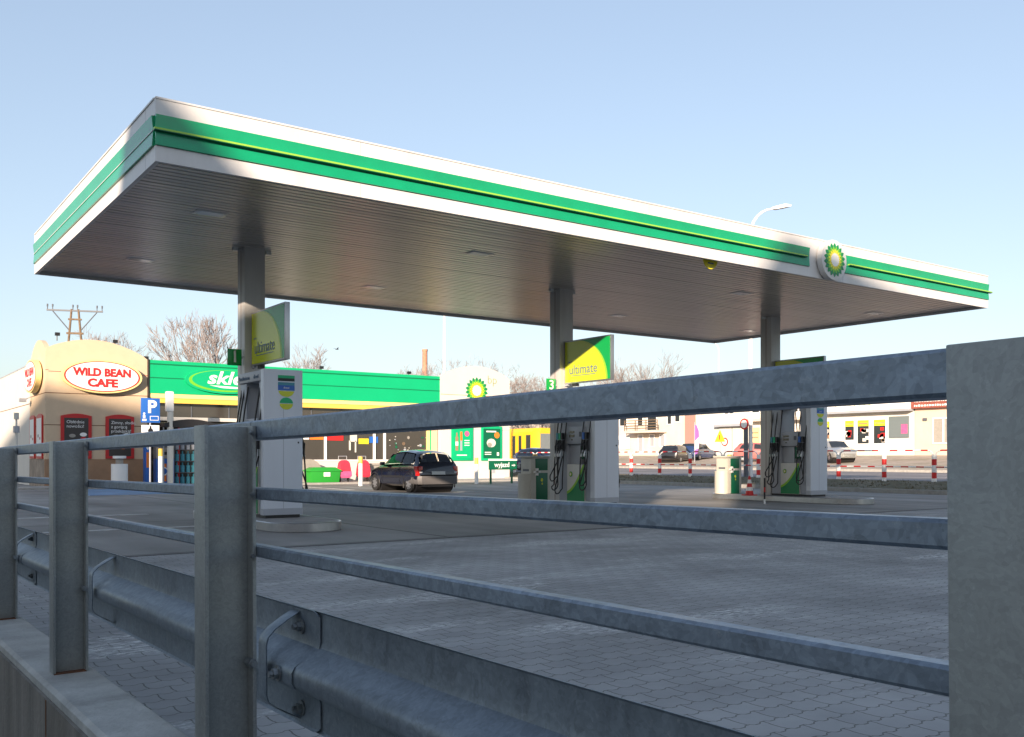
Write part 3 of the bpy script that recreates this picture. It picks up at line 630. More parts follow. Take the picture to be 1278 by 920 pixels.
# roof things
for (x, y, z) in ((.4, -.02, 5.95), (2.55, .1, 5.83), (3.85, .5, 5.28), (11.6, .4, 5.3), (16.2, .4, 5.3)):
    r = thing('roof_floodlight', 'dark floodlight on the roof edge, %s' % {.4: 'at the left cafe corner', 2.55: 'on top of the cafe parapet', 3.85: 'where cafe and green fascia meet', 11.6: 'midway along the green fascia', 16.2: 'at the far end of the green fascia'}[x], 'lamp', (6.46 + x, 40 + y, z - .15), 0, 'roof floodlights')
    b = MB('black'); b.cyl(0, 0, -.1, .12, .02, 'black', 6); b.build('stem', r); b = MB('black'); b.box(-.07, .1, -.06, .06, .1, .22, 'black'); b.build('lamp_head', r)
sk = thing('shop_sign', 'oval green shop sign with slanted white lettering on the green fascia', 'sign', (13.45, 39.78, 4.42))
d = MB('sgreen'); d.prism(ellipse(0, 0, 1.75, .54), (0, .1, 0)); d.prism(ellipse(0, 0, 1.6, .46, 60, -.012), (0, .02, 0), 'logo_lg'); d.prism(ellipse(.05, .03, 1.52, .42, 60, -.02), (0, .02, 0), 'sgreen'); d.build('disc', sk)
text('sklep', .76, 'pwhite', sk, (.15, -.03, .1), FY, shear=.25, off=.018, sx=1.28)
d = MB('pwhite'); d.prism([(-.75, -.03, -.2), (1.2, -.03, -.26), (1.35, -.03, -.12), (1.3, -.03, -.33), (-.2, -.03, -.3)], (0, .01, 0)); d.build('swoosh', sk)
wing = thing('logo_wall', 'white wall with curved top carrying a large sunflower emblem', 'building', (24.12, 39.85, 0))
b = MB('wallwhite'); P = [(x, 0, arch(x, 0, 4.2, 5.14, 5.2, .62)) for x in [4.2 * i / 24 for i in range(25)]]
b.prism([(0, 0, 0)] + P + [(4.2, 0, 0)], (0, .3, 0)); b.box(.1, 4.1, .3, 12, 0, 4.9); b.build('wall', wing)
b = MB('seam'); b.box(.02, 4.18, -.004, .002, 4.28, 4.30, 'orange'); b.box(0, 4.2, -.02, .002, 0, .1, 'pumpgrey'); b.box(0.02, 4.18, -.003, .002, 2.55, 2.57, 'pumpgrey'); b.box(3.1, 3.3, -.01, .002, .35, .75, 'pumpgrey'); b.build('wall_joint', wing)
helios(wing, (2.15, -.02, 4.55), .68)
text('bp', .62, 'greenink', wing, (3.1, -.01, 5.12), FY, off=-.012)
for (x0, x1, label) in ((.62, 1.9, 'green framed advertising poster with bottles on the white wall'), (2.4, 3.68, 'green framed advertising poster with food on the white wall by the exit sign')):
    r = thing('wall_poster', label, 'poster', (24.12 + x0, 39.84, 1.0), 0, 'green framed posters on the white wall'); W2 = x1 - x0
    b = MB('sgreen'); b.box(0, W2, -.06, 0, 0, 1.75); b.build('frame', r, bev=.01)
    b = MB('logo_lg' if x0 < 1 else 'dgreen'); b.box(.12, W2 - .12, -.066, -.05, .12, 1.63, 'sgreen' if x0 < 1 else 'dgreen'); b.build('poster_sheet', r)
    b = MB('pwhite')
    if x0 < 1:
        b.box(.22, .38, -.07, -.066, .5, 1.2, 'brown'); b.box(.26, .34, -.07, -.066, 1.2, 1.4, 'brown'); b.box(.5, .62, -.07, -.066, .5, 1.2, 'pumpgrey'); b.box(.22, .38, -.073, -.068, .75, .95, 'pwhite'); b.box(.5, .62, -.073, -.068, 1.0, 1.45, 'orange')
        b.prism(ellipse(.9, 1.35, .14, .14, 16, -.07), (0, .004, 0), 'pinkcloth'); b.box(.3, .9, -.07, -.066, .25, .3)
        for z in (.75, .87, .99): b.box(.75, 1.05, -.07, -.066, z, z + .04)
    else:
        b.prism(ellipse(.6, .9, .28, .22, 16, -.07), (0, .004, 0), 'cabwhite'); b.prism(ellipse(.5, .8, .14, .12, 16, -.072), (0, .004, 0), 'greybin'); b.prism(ellipse(.95, 1.3, .16, .16, 16, -.07), (0, .004, 0), 'orange'); b.box(.3, .9, -.07, -.066, 1.45, 1.52)
        for z in (.3, .4): b.box(.2, .6, -.07, -.066, z, z + .04)
        b.box(.95, 1.08, -.07, -.066, .25, .42)
    b.build('picture', r)
# ------------------------------------------------------------ things in front of shop
r = thing('parking_sign', 'blue parking sign with a white P on a grey pole', 'sign', (9.07, 35, 0))
b = MB('pumpgrey'); b.cyl(0, .05, 0, 3.25, .03, 'pumpgrey', 10); b.build('pole', r)
b = MB('pblue'); b.box(-.33, .33, 0, .02, 2.42, 3.3); b.build('sign_plate', r, bev=.006)
text('P', .62, 'pwhite', r, (.05, -.01, 2.97), FY, off=.02); b = MB('pwhite'); b.box(-.02, .28, -.006, -.001, 2.5, 2.66); b.box(0, .26, -.008, -.001, 2.52, 2.64, 'pblue'); b.prism(ellipse(-.22, 2.74, .04, .04, 10, -.006), (0, .004, 0)); b.box(-.26, -.18, -.006, -.001, 2.58, 2.69); b.box(-.28, -.14, -.006, -.001, 2.48, 2.55); b.build('pictogram', r)
b = MB('pwhite'); b.box(-.31, .31, 0, .02, 1.85, 2.33); b.build('lower_plate', r, bev=.006)
b = MB('black'); b.prism(ellipse(.0, 2.13, .09, .09, 12, -.006), (0, .005, 0), 'black'); b.box(-.03, .03, -.006, -.001, 2.2, 2.3, 'black'); b.build('pictogram', r)
r = thing('round_litter_bin', 'white round pedestal bin in front of the cafe', 'bin', (8.75, 38.2, .07))
b = MB('pwhite'); b.cyl(0, 0, 0, .85, .3, 'pwhite', 24); b.build('body', r); b = MB('pwhite'); b.cyl(0, 0, .85, 1.06, .14, 'greybin', 16); b.build('neck', r); b = MB('pwhite'); b.cyl(0, 0, 1.06, 1.16, .24, 'pwhite', 24); b.build('cap', r)
r = thing('air_station_pillar', 'narrow dark blue pillar with an orange stripe beside the water bottles', 'machine', (9.72, 38.3, .07))
b = MB('pblue'); b.box(0, .18, 0, .3, 0, 1.9); b.build('body', r, bev=.01); b = MB('orange'); b.box(.05, .15, -.006, .001, .7, 1.3); b.prism(ellipse(.1, 1.5, .05, .1, 12, -.006), (0, .005, 0), 'pwhite'); b.build('stripe', r)
r = thing('air_compressor_unit', 'blue service machine with grey head and round emblem beside the water bottles', 'machine', (10.15, 38.35, .07))
b = MB('pblue'); b.box(0, .7, 0, .4, 0, 1.05); b.build('body', r, bev=.02); b = MB('greybin'); b.box(0, .7, 0, .4, 1.06, 1.8); h_ = b.build('head', r, bev=.02)
b = MB('black'); b.box(.18, .52, -.006, .001, 1.2, 1.32); b.box(.1, .55, -.006, .001, 1.5, 1.7, 'pumpdark'); b.build('screen', h_)
b = MB('orange'); b.box(.22, .4, -.006, .001, .15, .85); b.prism(ellipse(.31, .55, .15, .17, 20, -.010), (0, .006, 0), 'pwhite'); b.prism(ellipse(.31, .55, .11, .12, 20, -.014), (0, .006, 0), 'pblue'); b.build('emblem', r)
r = thing('water_bottle_rack', 'dark wire rack filled with large blue water bottles by the shop door', 'rack', (10.9, 38.5, .07))
b = MB('pumpdark'); b.box(0, .02, 0, .5, 0, 1.85); b.box(.9, .92, 0, .5, 0, 1.85)
for z in (.02, .48, .94, 1.4): b.box(0, .92, 0, .5, z, z + .02)
b.build('rack_frame', r)
for z in (.04, .5, .96, 1.42):
    for i in range(4):
        b = MB('cyan' if z < 1 else 'pumpgrey'); b.cyl(.13 + i * .22, .12, z, z + .28, .085, None, 10); b.cyl(.13 + i * .22, .12, z + .28, z + .4, .03, None, 8); b.build('bottle', r)
r = thing('black_display_stand', 'dark display stand full of goods beside the red door edge', 'display', (11.95, 38.7, .07))
b = MB('black'); b.box(0, .6, 0, .5, 0, 1.8); b.build('cabinet', r, bev=.01)
b = MB('red')
for i in range(14): x = random.uniform(.05, .5); z = random.uniform(.2, 1.6); b.box(x, x + .08, -.03, .0, z, z + .12, random.choice(('red', 'greybin', 'pumpdark', 'brown')))
b.build('packet', r)
r = thing('patio_heater', 'white column shaped patio heater by the shop entrance', 'heater', (10.6, 38, .07))
b = MB('pwhite'); b.cyl(0, 0, 0, 2.9, .12, 'cabwhite', 16); b.build('column', r); b = MB('pwhite'); b.box(-.18, .12, -.12, .12, 2.9, 3.7); b.build('heater_head', r, bev=.06)
r = thing('reflection_cover', 'dark window awning frame in front of the shop door', 'reflection', (10.35, 37.9, .07))  # dark reflections of the shop windows, built as a solid shape on legs
b = MB('black'); P = [(2.1 * i / 10, 0, 2.45 + .17 * math.sin(math.pi * i / 10)) for i in range(11)]; b.prism(P + [(2.1, 0, 2.3), (0, 0, 2.3)], (0, .6, 0), 'black'); b.build('cover', r)
for x in (.05, 2.05): b = MB('pumpgrey'); b.cyl(x, .3, 0, 2.35, .025, None, 8); b.build('leg', r)
def bollard(x, y, label, h=1.2):
    r = thing('bollard', label, 'bollard', (x, y, 0), 0, 'white bollards with yellow tops'); b = MB('pwhite'); b.cyl(0, 0, 0, h - .28, .085, 'pwhite', 16); b.build('pole', r); b = MB('yellow'); b.cyl(0, 0, h - .28, h, .086, 'yellow', 16); b.build('yellow_cap', r)
bollard(17.39, 35.02, 'white bollard with yellow top beside the red covered trolley')
bollard(22.8, 34.6, 'white bollard with yellow top in front of the white poster wall', 1.15)
bollard(9.85, 36.6, 'white bollard with yellow top next to the blue service machine', 1.5)
r = thing('exit_sign', 'low green direction board on two posts reading wyjazd', 'sign', (23.42, 34.5, 0))
b = MB('dgreen'); b.box(0, 1.5, 0, .06, .62, 1.02); b.build('board', r); b = MB('pwhite'); b.box(-.01, 1.51, -.01, .07, 1.02, 1.10); b.build('top_strip', r)
text('wyjazd', .30, 'pwhite', r, (.68, -.01, .83), FY, off=.005); b = MB('pwhite'); b.box(1.22, 1.36, -.01, -.001, .79, .83); b.prism([(1.33, -.01, .87), (1.33, -.01, .75), (1.42, -.01, .81)], (0, .008, 0)); b.build('arrow', r)
for x in (.05, 1.2): b = MB('dgreen'); b.box(x, x + .08, 0, .06, 0, .62); b.build('leg', r)
r = thing('grit_bin', 'bright green grit bin with hipped lid against the shop wall', 'bin', (16.7, 38.35, .07))
b = MB('binGreen'); b.rings([[(-q, -q * .5, z), (1.3 + q, -q * .5, z), (1.3 + q, .7 + q * .5, z), (-q, .7 + q * .5, z)] for z, q in ((0, 0), (.48, .05))]); b.build('box', r, bev=.01)
b = MB('binGreen'); b.rings([[(-q, -q * .5, z), (1.3 + q, -q * .5, z), (1.3 + q, .7 + q * .5, z), (-q, .7 + q * .5, z)] for z, q in ((.48, .1), (.53, .1), (.66, -.14))]); b.build('lid', r, bev=.01); b = MB('pwhite'); b.box(.55, .85, -.045, -.03, .26, .44); b.build('label_plate', r)
r = thing('grey_rounded_cover', 'grey round topped cover standing behind the green grit bin', 'cover', (16.5, 39.4, .07))
b = MB('greybin'); P = [(.55 + .62 * math.cos(math.pi * i / 16), 0, .4 + .62 * math.sin(math.pi * i / 16)) for i in range(17)]; b.prism([(1.17, 0, 0)] + P + [(-.07, 0, 0)], (0, .45, 0)); b.build('cover', r)
def trolley(x, y, label, pink):
    r = thing('covered_trolley', label, 'trolley', (x, y, .07), 0, 'red covered trolleys by the shop wall')
    b = MB('redcloth'); b.rings([[(-.26 * q, -.2 * q, z), (.26 * q, -.2 * q, z), (.3 * q, .0, z), (.26 * q, .2 * q, z), (-.26 * q, .2 * q, z), (-.3 * q, 0, z)] for z, q in ((.2, .8), (.3, 1.05), (.6, .95), (.85, .8), (.95, .55), (.98, .3))], 'redcloth'); b.build('cover', r)
    if pink: b = MB('pinkcloth'); b.rings([[(-.26 * q, -.2 * q, z), (.26 * q, -.2 * q, z), (.26 * q, .2 * q, z), (-.26 * q, .2 * q, z)] for z, q in ((.18, .85), (.28, 1.1), (.48, 1.06))], 'pinkcloth'); b.build('skirt', r)
    b = MB('pumpgrey'); b.tube([(-.2, .15, .9), (-.2, .15, 1.15), (.2, .15, 1.15), (.2, .15, .9)], .015); b.build('handle', r)
    for s in (-.2, .2): b = MB('tyre'); b.tube([(s - .02, 0, .09), (s + .02, 0, .09)], .09, None, 14); b.build('wheel', r)
trolley(18.35, 38.6, 'red covered trolley with a pink lower part next to the green grit bin', True)
trolley(19.35, 38.7, 'red covered trolley half hidden by the white bollard', False)
r = thing('grey_storage_bin', 'grey lidded bin beside the red trolley in front of the dark hatchback', 'bin', (19.75, 38.9, .07)); b = MB('greybin'); b.box(0, .95, 0, .6, 0, .72); b.build('box', r, bev=.04); b = MB('greybin'); b.box(-.04, .99, -.04, .64, .73, .82); b.build('lid', r, bev=.03)
# ------------------------------------------------------------ cars
def interp(tab, t):
    for a, b in zip(tab, tab[1:]):
        if t <= b[0]:
            u = (t - a[0]) / (b[0] - a[0]); u2 = u * u * (3 - 2 * u) * .5 + u * .5
            return [p + (q - p) * u2 for p, q in zip(a[1:], b[1:])]
    return list(tab[-1][1:])
def car(label, loc, rz, paint, bumper, tab, axles, L, name='parked_car', sides=((),), wr=.28, hatch=None, ws=None, group=None, rear=True, detail=True):
    """tab: y, z_bottom, z_belt, z_roof, half width, half width at roof ; y=0 rear bumper, y=L front"""
    r = thing(name, label, 'car', loc, rz, group)
    N = 44; ys = [L * i / N for i in range(N + 1)]
    def ring(y, e=0):
        zb, zl, zr, hw, hr = interp(tab, y)
        up = [(0, zb), (hw * .80, zb), (hw * .96, zb + .07), (hw, zb + .22), (hw, zl - .22), (hw * .985, zl - .06), (hw * .955, zl), (hr + (hw * .955 - hr) * .5, zl + (zr - zl) * .48), (hr, zr - min(.07, (zr - zl) * .3)), (hr * .86, zr - min(.028, (zr - zl) * .12)), (hr * .5, zr), (0, zr + .016)]
        return up
    bm = MB(paint); rings = []
    for y in ys:
        u = ring(y); rings.append([(x, y, z) for x, z in u] + [(-x, y, z) for x, z in reversed(u[1:-1])])
    bm.rings(rings)
    if detail:
        kill = []
        for f in bm.bm.faces:
            c_ = f.calc_center_median(); n_ = f.normal; zb, zl, zr, hw, hr = interp(tab, c_.y)
            if abs(c_.x) > hr * .97 and zl < c_.z < zr - .06 and any(yb0 + (yt0 - yb0) * ((c_.z - zl) / (zr - zl)) - .03 < c_.y < yb1 + (yt1 - yb1) * ((c_.z - zl) / (zr - zl)) + .03 for yb0, yb1, yt0, yt1 in sides): kill.append(f)
            elif abs(c_.x) < hr * .93 and c_.z > .8 and ((hatch and hatch[0] < c_.y < hatch[1]) or (ws and ws[0] < c_.y < ws[1])): kill.append(f)
        bmesh.ops.delete(bm.bm, geom=kill, context='FACES')
    body = bm.build('body', r)
    # wheel arches cut out
    cut = MB('black')
    for a in axles: cut.tube([(-2, a, wr + .0), (2, a, wr + .0)], wr + .055, None, 28)
    co = cut.build('cutter'); md = body.modifiers.new('b', 'BOOLEAN'); md.operation = 'DIFFERENCE'; md.object = co; md.solver = 'EXACT'
    dg = bpy.context.evaluated_depsgraph_get(); me = bpy.data.meshes.new_from_object(body.evaluated_get(dg)); body.modifiers.clear(); body.data = me; bpy.data.objects.remove(co)
    me.polygons.foreach_set('use_smooth', [True] * len(me.polygons)); me.set_sharp_from_angle(angle=R(40))
    hwm = max(t_[4] for t_ in tab)
    for a in axles:
        b = MB('black'); b.tube([(-hwm + .12, a, wr), (hwm - .12, a, wr)], wr + .09, 'black', 20); b.build('wheel_well', r)
        for s in (-1, 1):
            b = MB('tyre'); x0 = s * (hwm - .19); x1 = s * (hwm - .015); b.tube([(x0, a, wr), (x0 + s * .02, a, wr), (x1 - s * .02, a, wr), (x1, a, wr)], wr, 'tyre', 28); b.build('wheel', r).name = 'wheel'
            wh = r.children[-1]; c = MB('alloy'); xo = x1 + s * .004
            c.tube([(xo - s * .02, a, wr), (xo, a, wr)], wr * .6, 'alloy', 24)
            for q in range(7): t = 2 * math.pi * q / 7; c.tube([(xo - s * .01, a + wr * .48 * math.cos(t), wr + wr * .48 * math.sin(t)), (xo + s * .003, a + wr * .48 * math.cos(t), wr + wr * .48 * math.sin(t))], wr * .11, 'black', 8)
            c.build('rim', wh)
            if detail:
                ar = MB('black'); pts = [(s * (hwm - .010), a + (wr + .075) * math.cos(t), wr + (wr + .075) * math.sin(t)) for t in [math.pi * (-.12 + 1.24 * i / 16) for i in range(17)]]
                ar.tube(pts, .018, None, 6); ar.build('wheel_arch', r)
    gl = 'carglass' if detail else 'glassb'
    if detail:
        b = MB('black'); b.box(-.6, .6, .5, 2.9, .30, .62); b.build('cabin_floor', r)
        for sx_ in (-.35, .35):
            b = MB('black'); b.rings([[(sx_ - .22, y, z), (sx_ + .22, y, z), (sx_ + .22, y + .1, z), (sx_ - .22, y + .1, z)] for y, z in ((1.75, .5), (1.6, .97))]); b.rings([[(sx_ - .12, y, z), (sx_ + .12, y, z), (sx_ + .12, y + .08, z), (sx_ - .12, y + .08, z)] for y, z in ((1.6, .98), (1.58, 1.10))]); b.build('seat', r, bev=.02)
        b = MB('black'); b.rings([[(-.55, y, z), (.55, y, z), (.55, y + .1, z), (-.55, y + .1, z)] for y, z in ((.8, .5), (.68, .82))]); b.build('rear_seat', r)
    def surf(y, f, s, off):   # point on the side glass area, f 0 belt .. 1 roof
        zb, zl, zr, hw, hr = interp(tab, y); a_ = (hw * .955, zl); b_ = (hr + (hw * .955 - hr) * .5, zl + (zr - zl) * .48); c_ = (hr, zr - min(.07, (zr - zl) * .3))
        p, q, u = (a_, b_, f / .5) if f < .5 else (b_, c_, (f - .5) / .5)
        return (s * (p[0] + (q[0] - p[0]) * u + off), y, p[1] + (q[1] - p[1]) * u)
    for s in (-1, 1):
        for (yb0, yb1, yt0, yt1) in sides:
            g = MB(gl); n1 = 6
            for i in range(n1):
                for j in range(4):
                    def q(i_, j_):
                        f = .10 + .80 * j_ / 4; a0 = yb0 + (yt0 - yb0) * j_ / 4; a1 = yb1 + (yt1 - yb1) * j_ / 4; return surf(a0 + (a1 - a0) * i_ / n1, f, s, .006)
                    g.face([q(i, j), q(i + 1, j), q(i + 1, j + 1), q(i, j + 1)])
            bmesh.ops.remove_doubles(g.bm, verts=g.bm.verts, dist=.0005); g.build('side_window', r)
    def top(y, u, off=.006):
        zb, zl, zr, hw, hr = interp(tab, y); return (hr * .93 * u, y, zr + .012 - .02 * abs(u) + 0)
    for nm, rng, dy in (('rear_window', hatch, -1), ('windscreen', ws, 1)):
        if not rng: continue
        g = MB(gl); n1 = 6
        for i in range(n1):
            for j in range(-3, 3):
                def q(i_, j_):
                    p = top(rng[0] + (rng[1] - rng[0]) * i_ / n1, j_ / 3); return (p[0], p[1] + dy * .012, p[2] + .008)
                g.face([q(i, j), q(i + 1, j), q(i + 1, j + 1), q(i, j + 1)])
        bmesh.ops.remove_doubles(g.bm, verts=g.bm.verts, dist=.0005); g.build(nm, r)
    return r
corsa = [(0, .38, .62, .70, .70, .64), (.03, .33, .84, .93, .77, .71), (.09, .30, .88, 1.04, .80, .68), (.2, .26, .89, 1.20, .805, .645), (.34, .24, .90, 1.32, .81, .61), (.55, .22, .90, 1.385, .81, .585),
         (1.2, .20, .89, 1.435, .805, .565), (1.75, .20, .88, 1.42, .805, .56), (2.1, .20, .87, 1.34, .805, .55), (2.75, .20, .86, .93, .80, .62), (2.95, .21, .82, .86, .795, .62), (3.4, .23, .74, .79, .77, .56), (3.62, .25, .64, .68, .70, .5), (3.73, .32, .5, .54, .55, .4)]
cr = car('black three door hatchback with grey bumper parked facing the shop', (16.25, 26.95, 0), R(0), 'navy', 'greyplastic', corsa, (.62, 3.05), 3.73, 'hatchback_car', ((.36, 1.18, .50, 1.12), (1.26, 2.5, 1.22, 2.05)), .285, (.07, .36), (2.2, 2.7))
b = MB('greyplastic')
b.rings([[(x * k, y, z) for x, y in ((-.80, .62), (-.81, .32), (-.775, .05), (-.66, -.04), (0, -.075), (.66, -.04), (.775, .05), (.81, .32), (.80, .62), (0.0, .4))] for z, k in ((.28, .97), (.32, 1.0), (.50, 1.005), (.56, .99))], None); b.build('rear_bumper', cr, bev=.01)
for s in (-1, 1):
    b = MB('taillight'); b.rings([[(s * .80, .22 - q, z), (s * .805, .06 - q * .3, z), (s * .74, .018 - q * .2, z), (s * .60, .02, z), (s * .6, .1, z)] for z, q in ((.565, -.02), (.66, 0), (.80, -.02), (.88, -.06))]); tl = b.build('tail_light', cr, bev=.008)
    b = MB('pwhite'); b.box(min(s * .62, s * .72), max(s * .62, s * .72), -.002, .02, .66, .70); b.build('reversing_lens', tl)
b = MB('plate'); b.box(-.26, .26, -.002, .012, .60, .71); b.build('number_plate', cr)
b = MB('black'); b.tube([(-.35, .0, .22), (-.35, .3, .22)], .03); b.box(-.6, .6, .02, .3, .2, .29); b.build('exhaust', cr)
b = MB('black'); b.tube([(-.02, .14, 1.03), (.22, .15, 1.05)], .01); b.build('wiper', cr)
for s in (-1, 1):
    b = MB('navy'); b.box(min(s * .82, s * .98), max(s * .82, s * .98), 2.22, 2.34, .90, 1.02); b.build('wing_mirror', cr, bev=.03)
    b = MB('black'); b.box(min(s * .803, s * .809), max(s * .803, s * .809), 1.24, 1.255, .30, .86); b.box(min(s * .803, s * .809), max(s * .803, s * .809), 2.5, 2.515, .30, .82); b.box(min(s * .80, s * .818), max(s * .80, s * .818), 1.0, 2.45, .50, .56); b.box(min(s * .80, s * .82), max(s * .80, s * .82), 1.32, 1.46, .76, .79); b.build('door_trim', cr)
hb = [(0, .35, .62, .72, .70, .6), (.06, .30, .88, .98, .82, .66), (.30, .24, .94, 1.22, .86, .63), (.6, .22, .95, 1.42, .87, .60), (1.5, .20, .94, 1.48, .88, .60), (2.3, .20, .92, 1.42, .88, .58), (3.1, .20, .90, .98, .87, .66), (3.8, .24, .78, .83, .83, .6), (4.05, .26, .66, .70, .74, .5), (4.15, .34, .5, .54, .6, .4)]
est = [(0, .35, .62, .72, .70, .6), (.06, .30, .92, 1.0, .82, .66), (.2, .24, .95, 1.40, .86, .63), (.45, .22, .95, 1.50, .87, .60), (1.6, .20, .94, 1.52, .88, .60), (2.6, .20, .92, 1.44, .88, .58), (3.4, .20, .90, .98, .87, .66), (4.1, .24, .78, .83, .83, .6), (4.3, .26, .66, .70, .74, .5), (4.4, .34, .5, .54, .6, .4)]
hs = ((.5, 1.5, .7, 1.5), (1.6, 2.85, 1.6, 2.3)); es_ = ((.3, 1.3, .35, 1.3), (1.4, 2.3, 1.4, 2.3), (2.4, 3.2, 2.4, 2.65))
bc = car('blue car driving on the road in front of the yellow tram', (37.0, 50.6, .3), R(180), 'blue', 'blue', hb, (.8, 3.3), 4.15, 'blue_car', hs, .31, (.32, .58), (2.35, 3.05), detail=False)
for s in (-1, 1): b = MB('pwhite'); b.box(min(s * .5, s * .76), max(s * .5, s * .76), 3.98, 4.09, .56, .68); b.build('headlight', bc, bev=.02)
b = MB('plate'); b.box(-.26, .26, 4.13, 4.16, .4, .5); b.build('number_plate', bc)
car('black hatchback parked behind the red and white barrier near the purple flag', (54.2, 54.4, .68), R(-70), 'charcoal', 'charcoal', hb, (.8, 3.3), 4.15, 'black_car', hs, .31, (.32, .58), (2.35, 3.05), detail=False, group='cars parked on the far pavement')
car('dark blue car half hidden behind the purple flag', (57.0, 55.0, .86), R(-75), 'blue', 'blue', hb, (.8, 3.3), 4.15, 'dark_blue_car', hs, .31, (.32, .58), (2.35, 3.05), detail=False, group='cars parked on the far pavement')
car('red car parked behind the dark lamp post across the road', (56.0, 48.9, .80), R(-150), 'redcar', 'redcar', hb, (.8, 3.3), 4.15, 'red_car', hs, .31, (.32, .58), (2.35, 3.05), detail=False, group='cars parked on the far pavement')
car('silver estate car parked on the slope before the small shop', (57.5, 42.3, .85), R(150), 'silver', 'silver', est, (.8, 3.5), 4.4, 'silver_estate_car', es_, .31, (.1, .36), (2.7, 3.35), detail=False, group='cars parked on the far pavement')
# ------------------------------------------------------------ tram
tr = thing('yellow_tram', 'yellow tram with a red front skirt running along the road', 'tram', (45.2, 59.8, .3))
b = MB('tram'); b.rings([[(x0, y, .35), (2.4 - x0, y, .35), (2.4 - x0, y, 2.9), (2.2 - x0, y, 3.2), (.2 + x0, y, 3.2), (x0, y, 2.9)] for y, x0 in ((0, .25), (.35, .02), (.8, 0), (13, 0), (13.4, .2))]); b.build('body', tr)
b = MB('red'); b.box(.2, 2.2, -.03, .3, .35, .75); b.box(-.01, .0, .8, 13, .35, .62); b.build('skirt', tr)
b = MB('glassl'); b.box(.32, 2.08, -.02, .02, 1.45, 2.75); b.build('windscreen', tr)
for (y0, y1) in ((.9, 1.5), (4.0, 5.5), (5.7, 7.2), (10, 11.5)): b = MB('glassb'); b.box(-.012, .0, y0, y1, 1.5, 2.65); b.build('side_window', tr)
for (y0) in (1.9, 2.75, 8.0, 8.85):
    b = MB('tram'); b.box(-.03, -.0, y0, y0 + .75, .5, 2.75); dd = b.build('door', tr); b = MB('glassb'); b.box(-.036, -.03, y0 + .2, y0 + .58, .8, 2.6); b.build('door_glass', dd)
b = MB('pwhite'); b.prism(ellipse(.55, 1.05, .14, .14, 14, -.05), (0, .1, 0)); b.prism(ellipse(1.85, 1.05, .14, .14, 14, -.05), (0, .1, 0)); b.build('headlight', tr)
# ------------------------------------------------------------ barrier along the road
br = thing('street_barrier', 'red and white striped tubular barrier running along the verge', 'barrier', (32.2, 0, .27))
def stripes(mb, pts, r, n=6):
    # cut a polyline into alternately coloured lengths
    pts = [Vector(p) for p in pts]; tot = sum((b_ - a_).length for a_, b_ in zip(pts, pts[1:])); fine = []
    for a_, b_ in zip(pts, pts[1:]):
        k_ = max(1, int((b_ - a_).length / .05)); fine += [a_.lerp(b_, i / k_) for i in range(k_)]
    fine.append(pts[-1]); acc = 0; seg = [fine[0]]; idx = 0; cut_ = .26
    for a_, b_ in zip(fine, fine[1:]):
        acc += (b_ - a_).length; seg.append(b_)
        if acc > cut_:
            mb.tube(seg, r, ('pwhite', 'bred')[idx % 2], 8); seg = [b_]; idx += 1; acc = 0; cut_ = .26
    if len(seg) > 1: mb.tube(seg, r, ('pwhite', 'bred')[idx % 2], 8)
yb = [12.8 + 2.0 * i for i in range(17)]
for y in yb:
    b = MB('pwhite')
    for z0, z1, m_ in ((0, .14, 'pwhite'), (.14, .36, 'bred'), (.36, .62, 'pwhite'), (.62, .84, 'bred'), (.84, 1.02, 'pwhite')): b.cyl(0, y, z0 - (.2 if z0 == 0 else 0), z1, .085, m_, 14)
    b.build('post', br)
for y in yb[:-1]:
    b = MB('pwhite'); P = [(0, y + .06, .98)] + [(0, y + .3 - .24 * math.cos(t), 1.0 + .16 * math.sin(t)) for t in [math.pi / 2 * i / 6 for i in range(1, 7)]] + [(0, y + 1.7 + .24 * math.sin(t), 1.0 + .16 * math.cos(t)) for t in [math.pi / 2 * i / 6 for i in range(0, 6)]] + [(0, y + 1.94, .98)]
    stripes(b, P, .028); b.build('hoop', br)
    b = MB('pwhite'); stripes(b, [(0, y + .08, .55), (0, y + 1.92, .55)], .025); b.build('rail', br)
# ------------------------------------------------------------ buildings over the road (fronts look towards -X, at x = 64)
def window(parent, y0, y1, z0, z1, x=0, glass='glassl', frame='pwhite', bars=1):
    g = MB(glass); g.box(x - .03, x + .02, y0, y1, z0, z1); go = g.build('window', parent)
    f = MB(frame); t = .09
    f.box(x - .07, x - .031, y0 - t, y1 + t, z0 - t, z0); f.box(x - .07, x - .031, y0 - t, y1 + t, z1, z1 + t); f.box(x - .07, x - .031, y0 - t, y0, z0, z1); f.box(x - .07, x - .031, y1, y1 + t, z0, z1)
    for i in range(bars): yy = y0 + (y1 - y0) * (i + 1) / (bars + 1); f.box(x - .068, x - .031, yy - .05, yy + .05, z0, z1)
    f.build('frame', go); return go
h1 = thing('balcony_house', 'pale rendered house with a brown railed balcony across the road', 'building', (64, 60.6, 1.3))
b = MB('house1'); b.box(0, 10, 0, 13, 0, 6.2); b.build('wall', h1)
b = MB('roofred'); b.prism([(-.4, -.2, 6.2), (-.4, 13.2, 6.2), (5, 13.2, 7.2), (5, -.2, 7.2)], (0, 0, .12)); b.build('roof', h1)
b = MB('pilaster'); b.box(-.15, 0, -.05, 1.15, 0, 6.2); b.build('pilaster', h1)
bl = MB('house1'); bl.box(-1.3, 0, 3.6, 8.2, 2.2, 2.4); bo = bl.build('balcony', h1)
for z in (2.6, 2.85, 3.1, 3.35): b = MB('wood'); b.box(-1.32, -1.26, 3.6, 8.2, z, z + .07); b.build('balcony_rail', bo)
for y in (3.6, 5.1, 6.6, 8.1): b = MB('wood'); b.box(-1.3, -1.24, y, y + .08, 2.4, 3.42); b.build('baluster', bo)
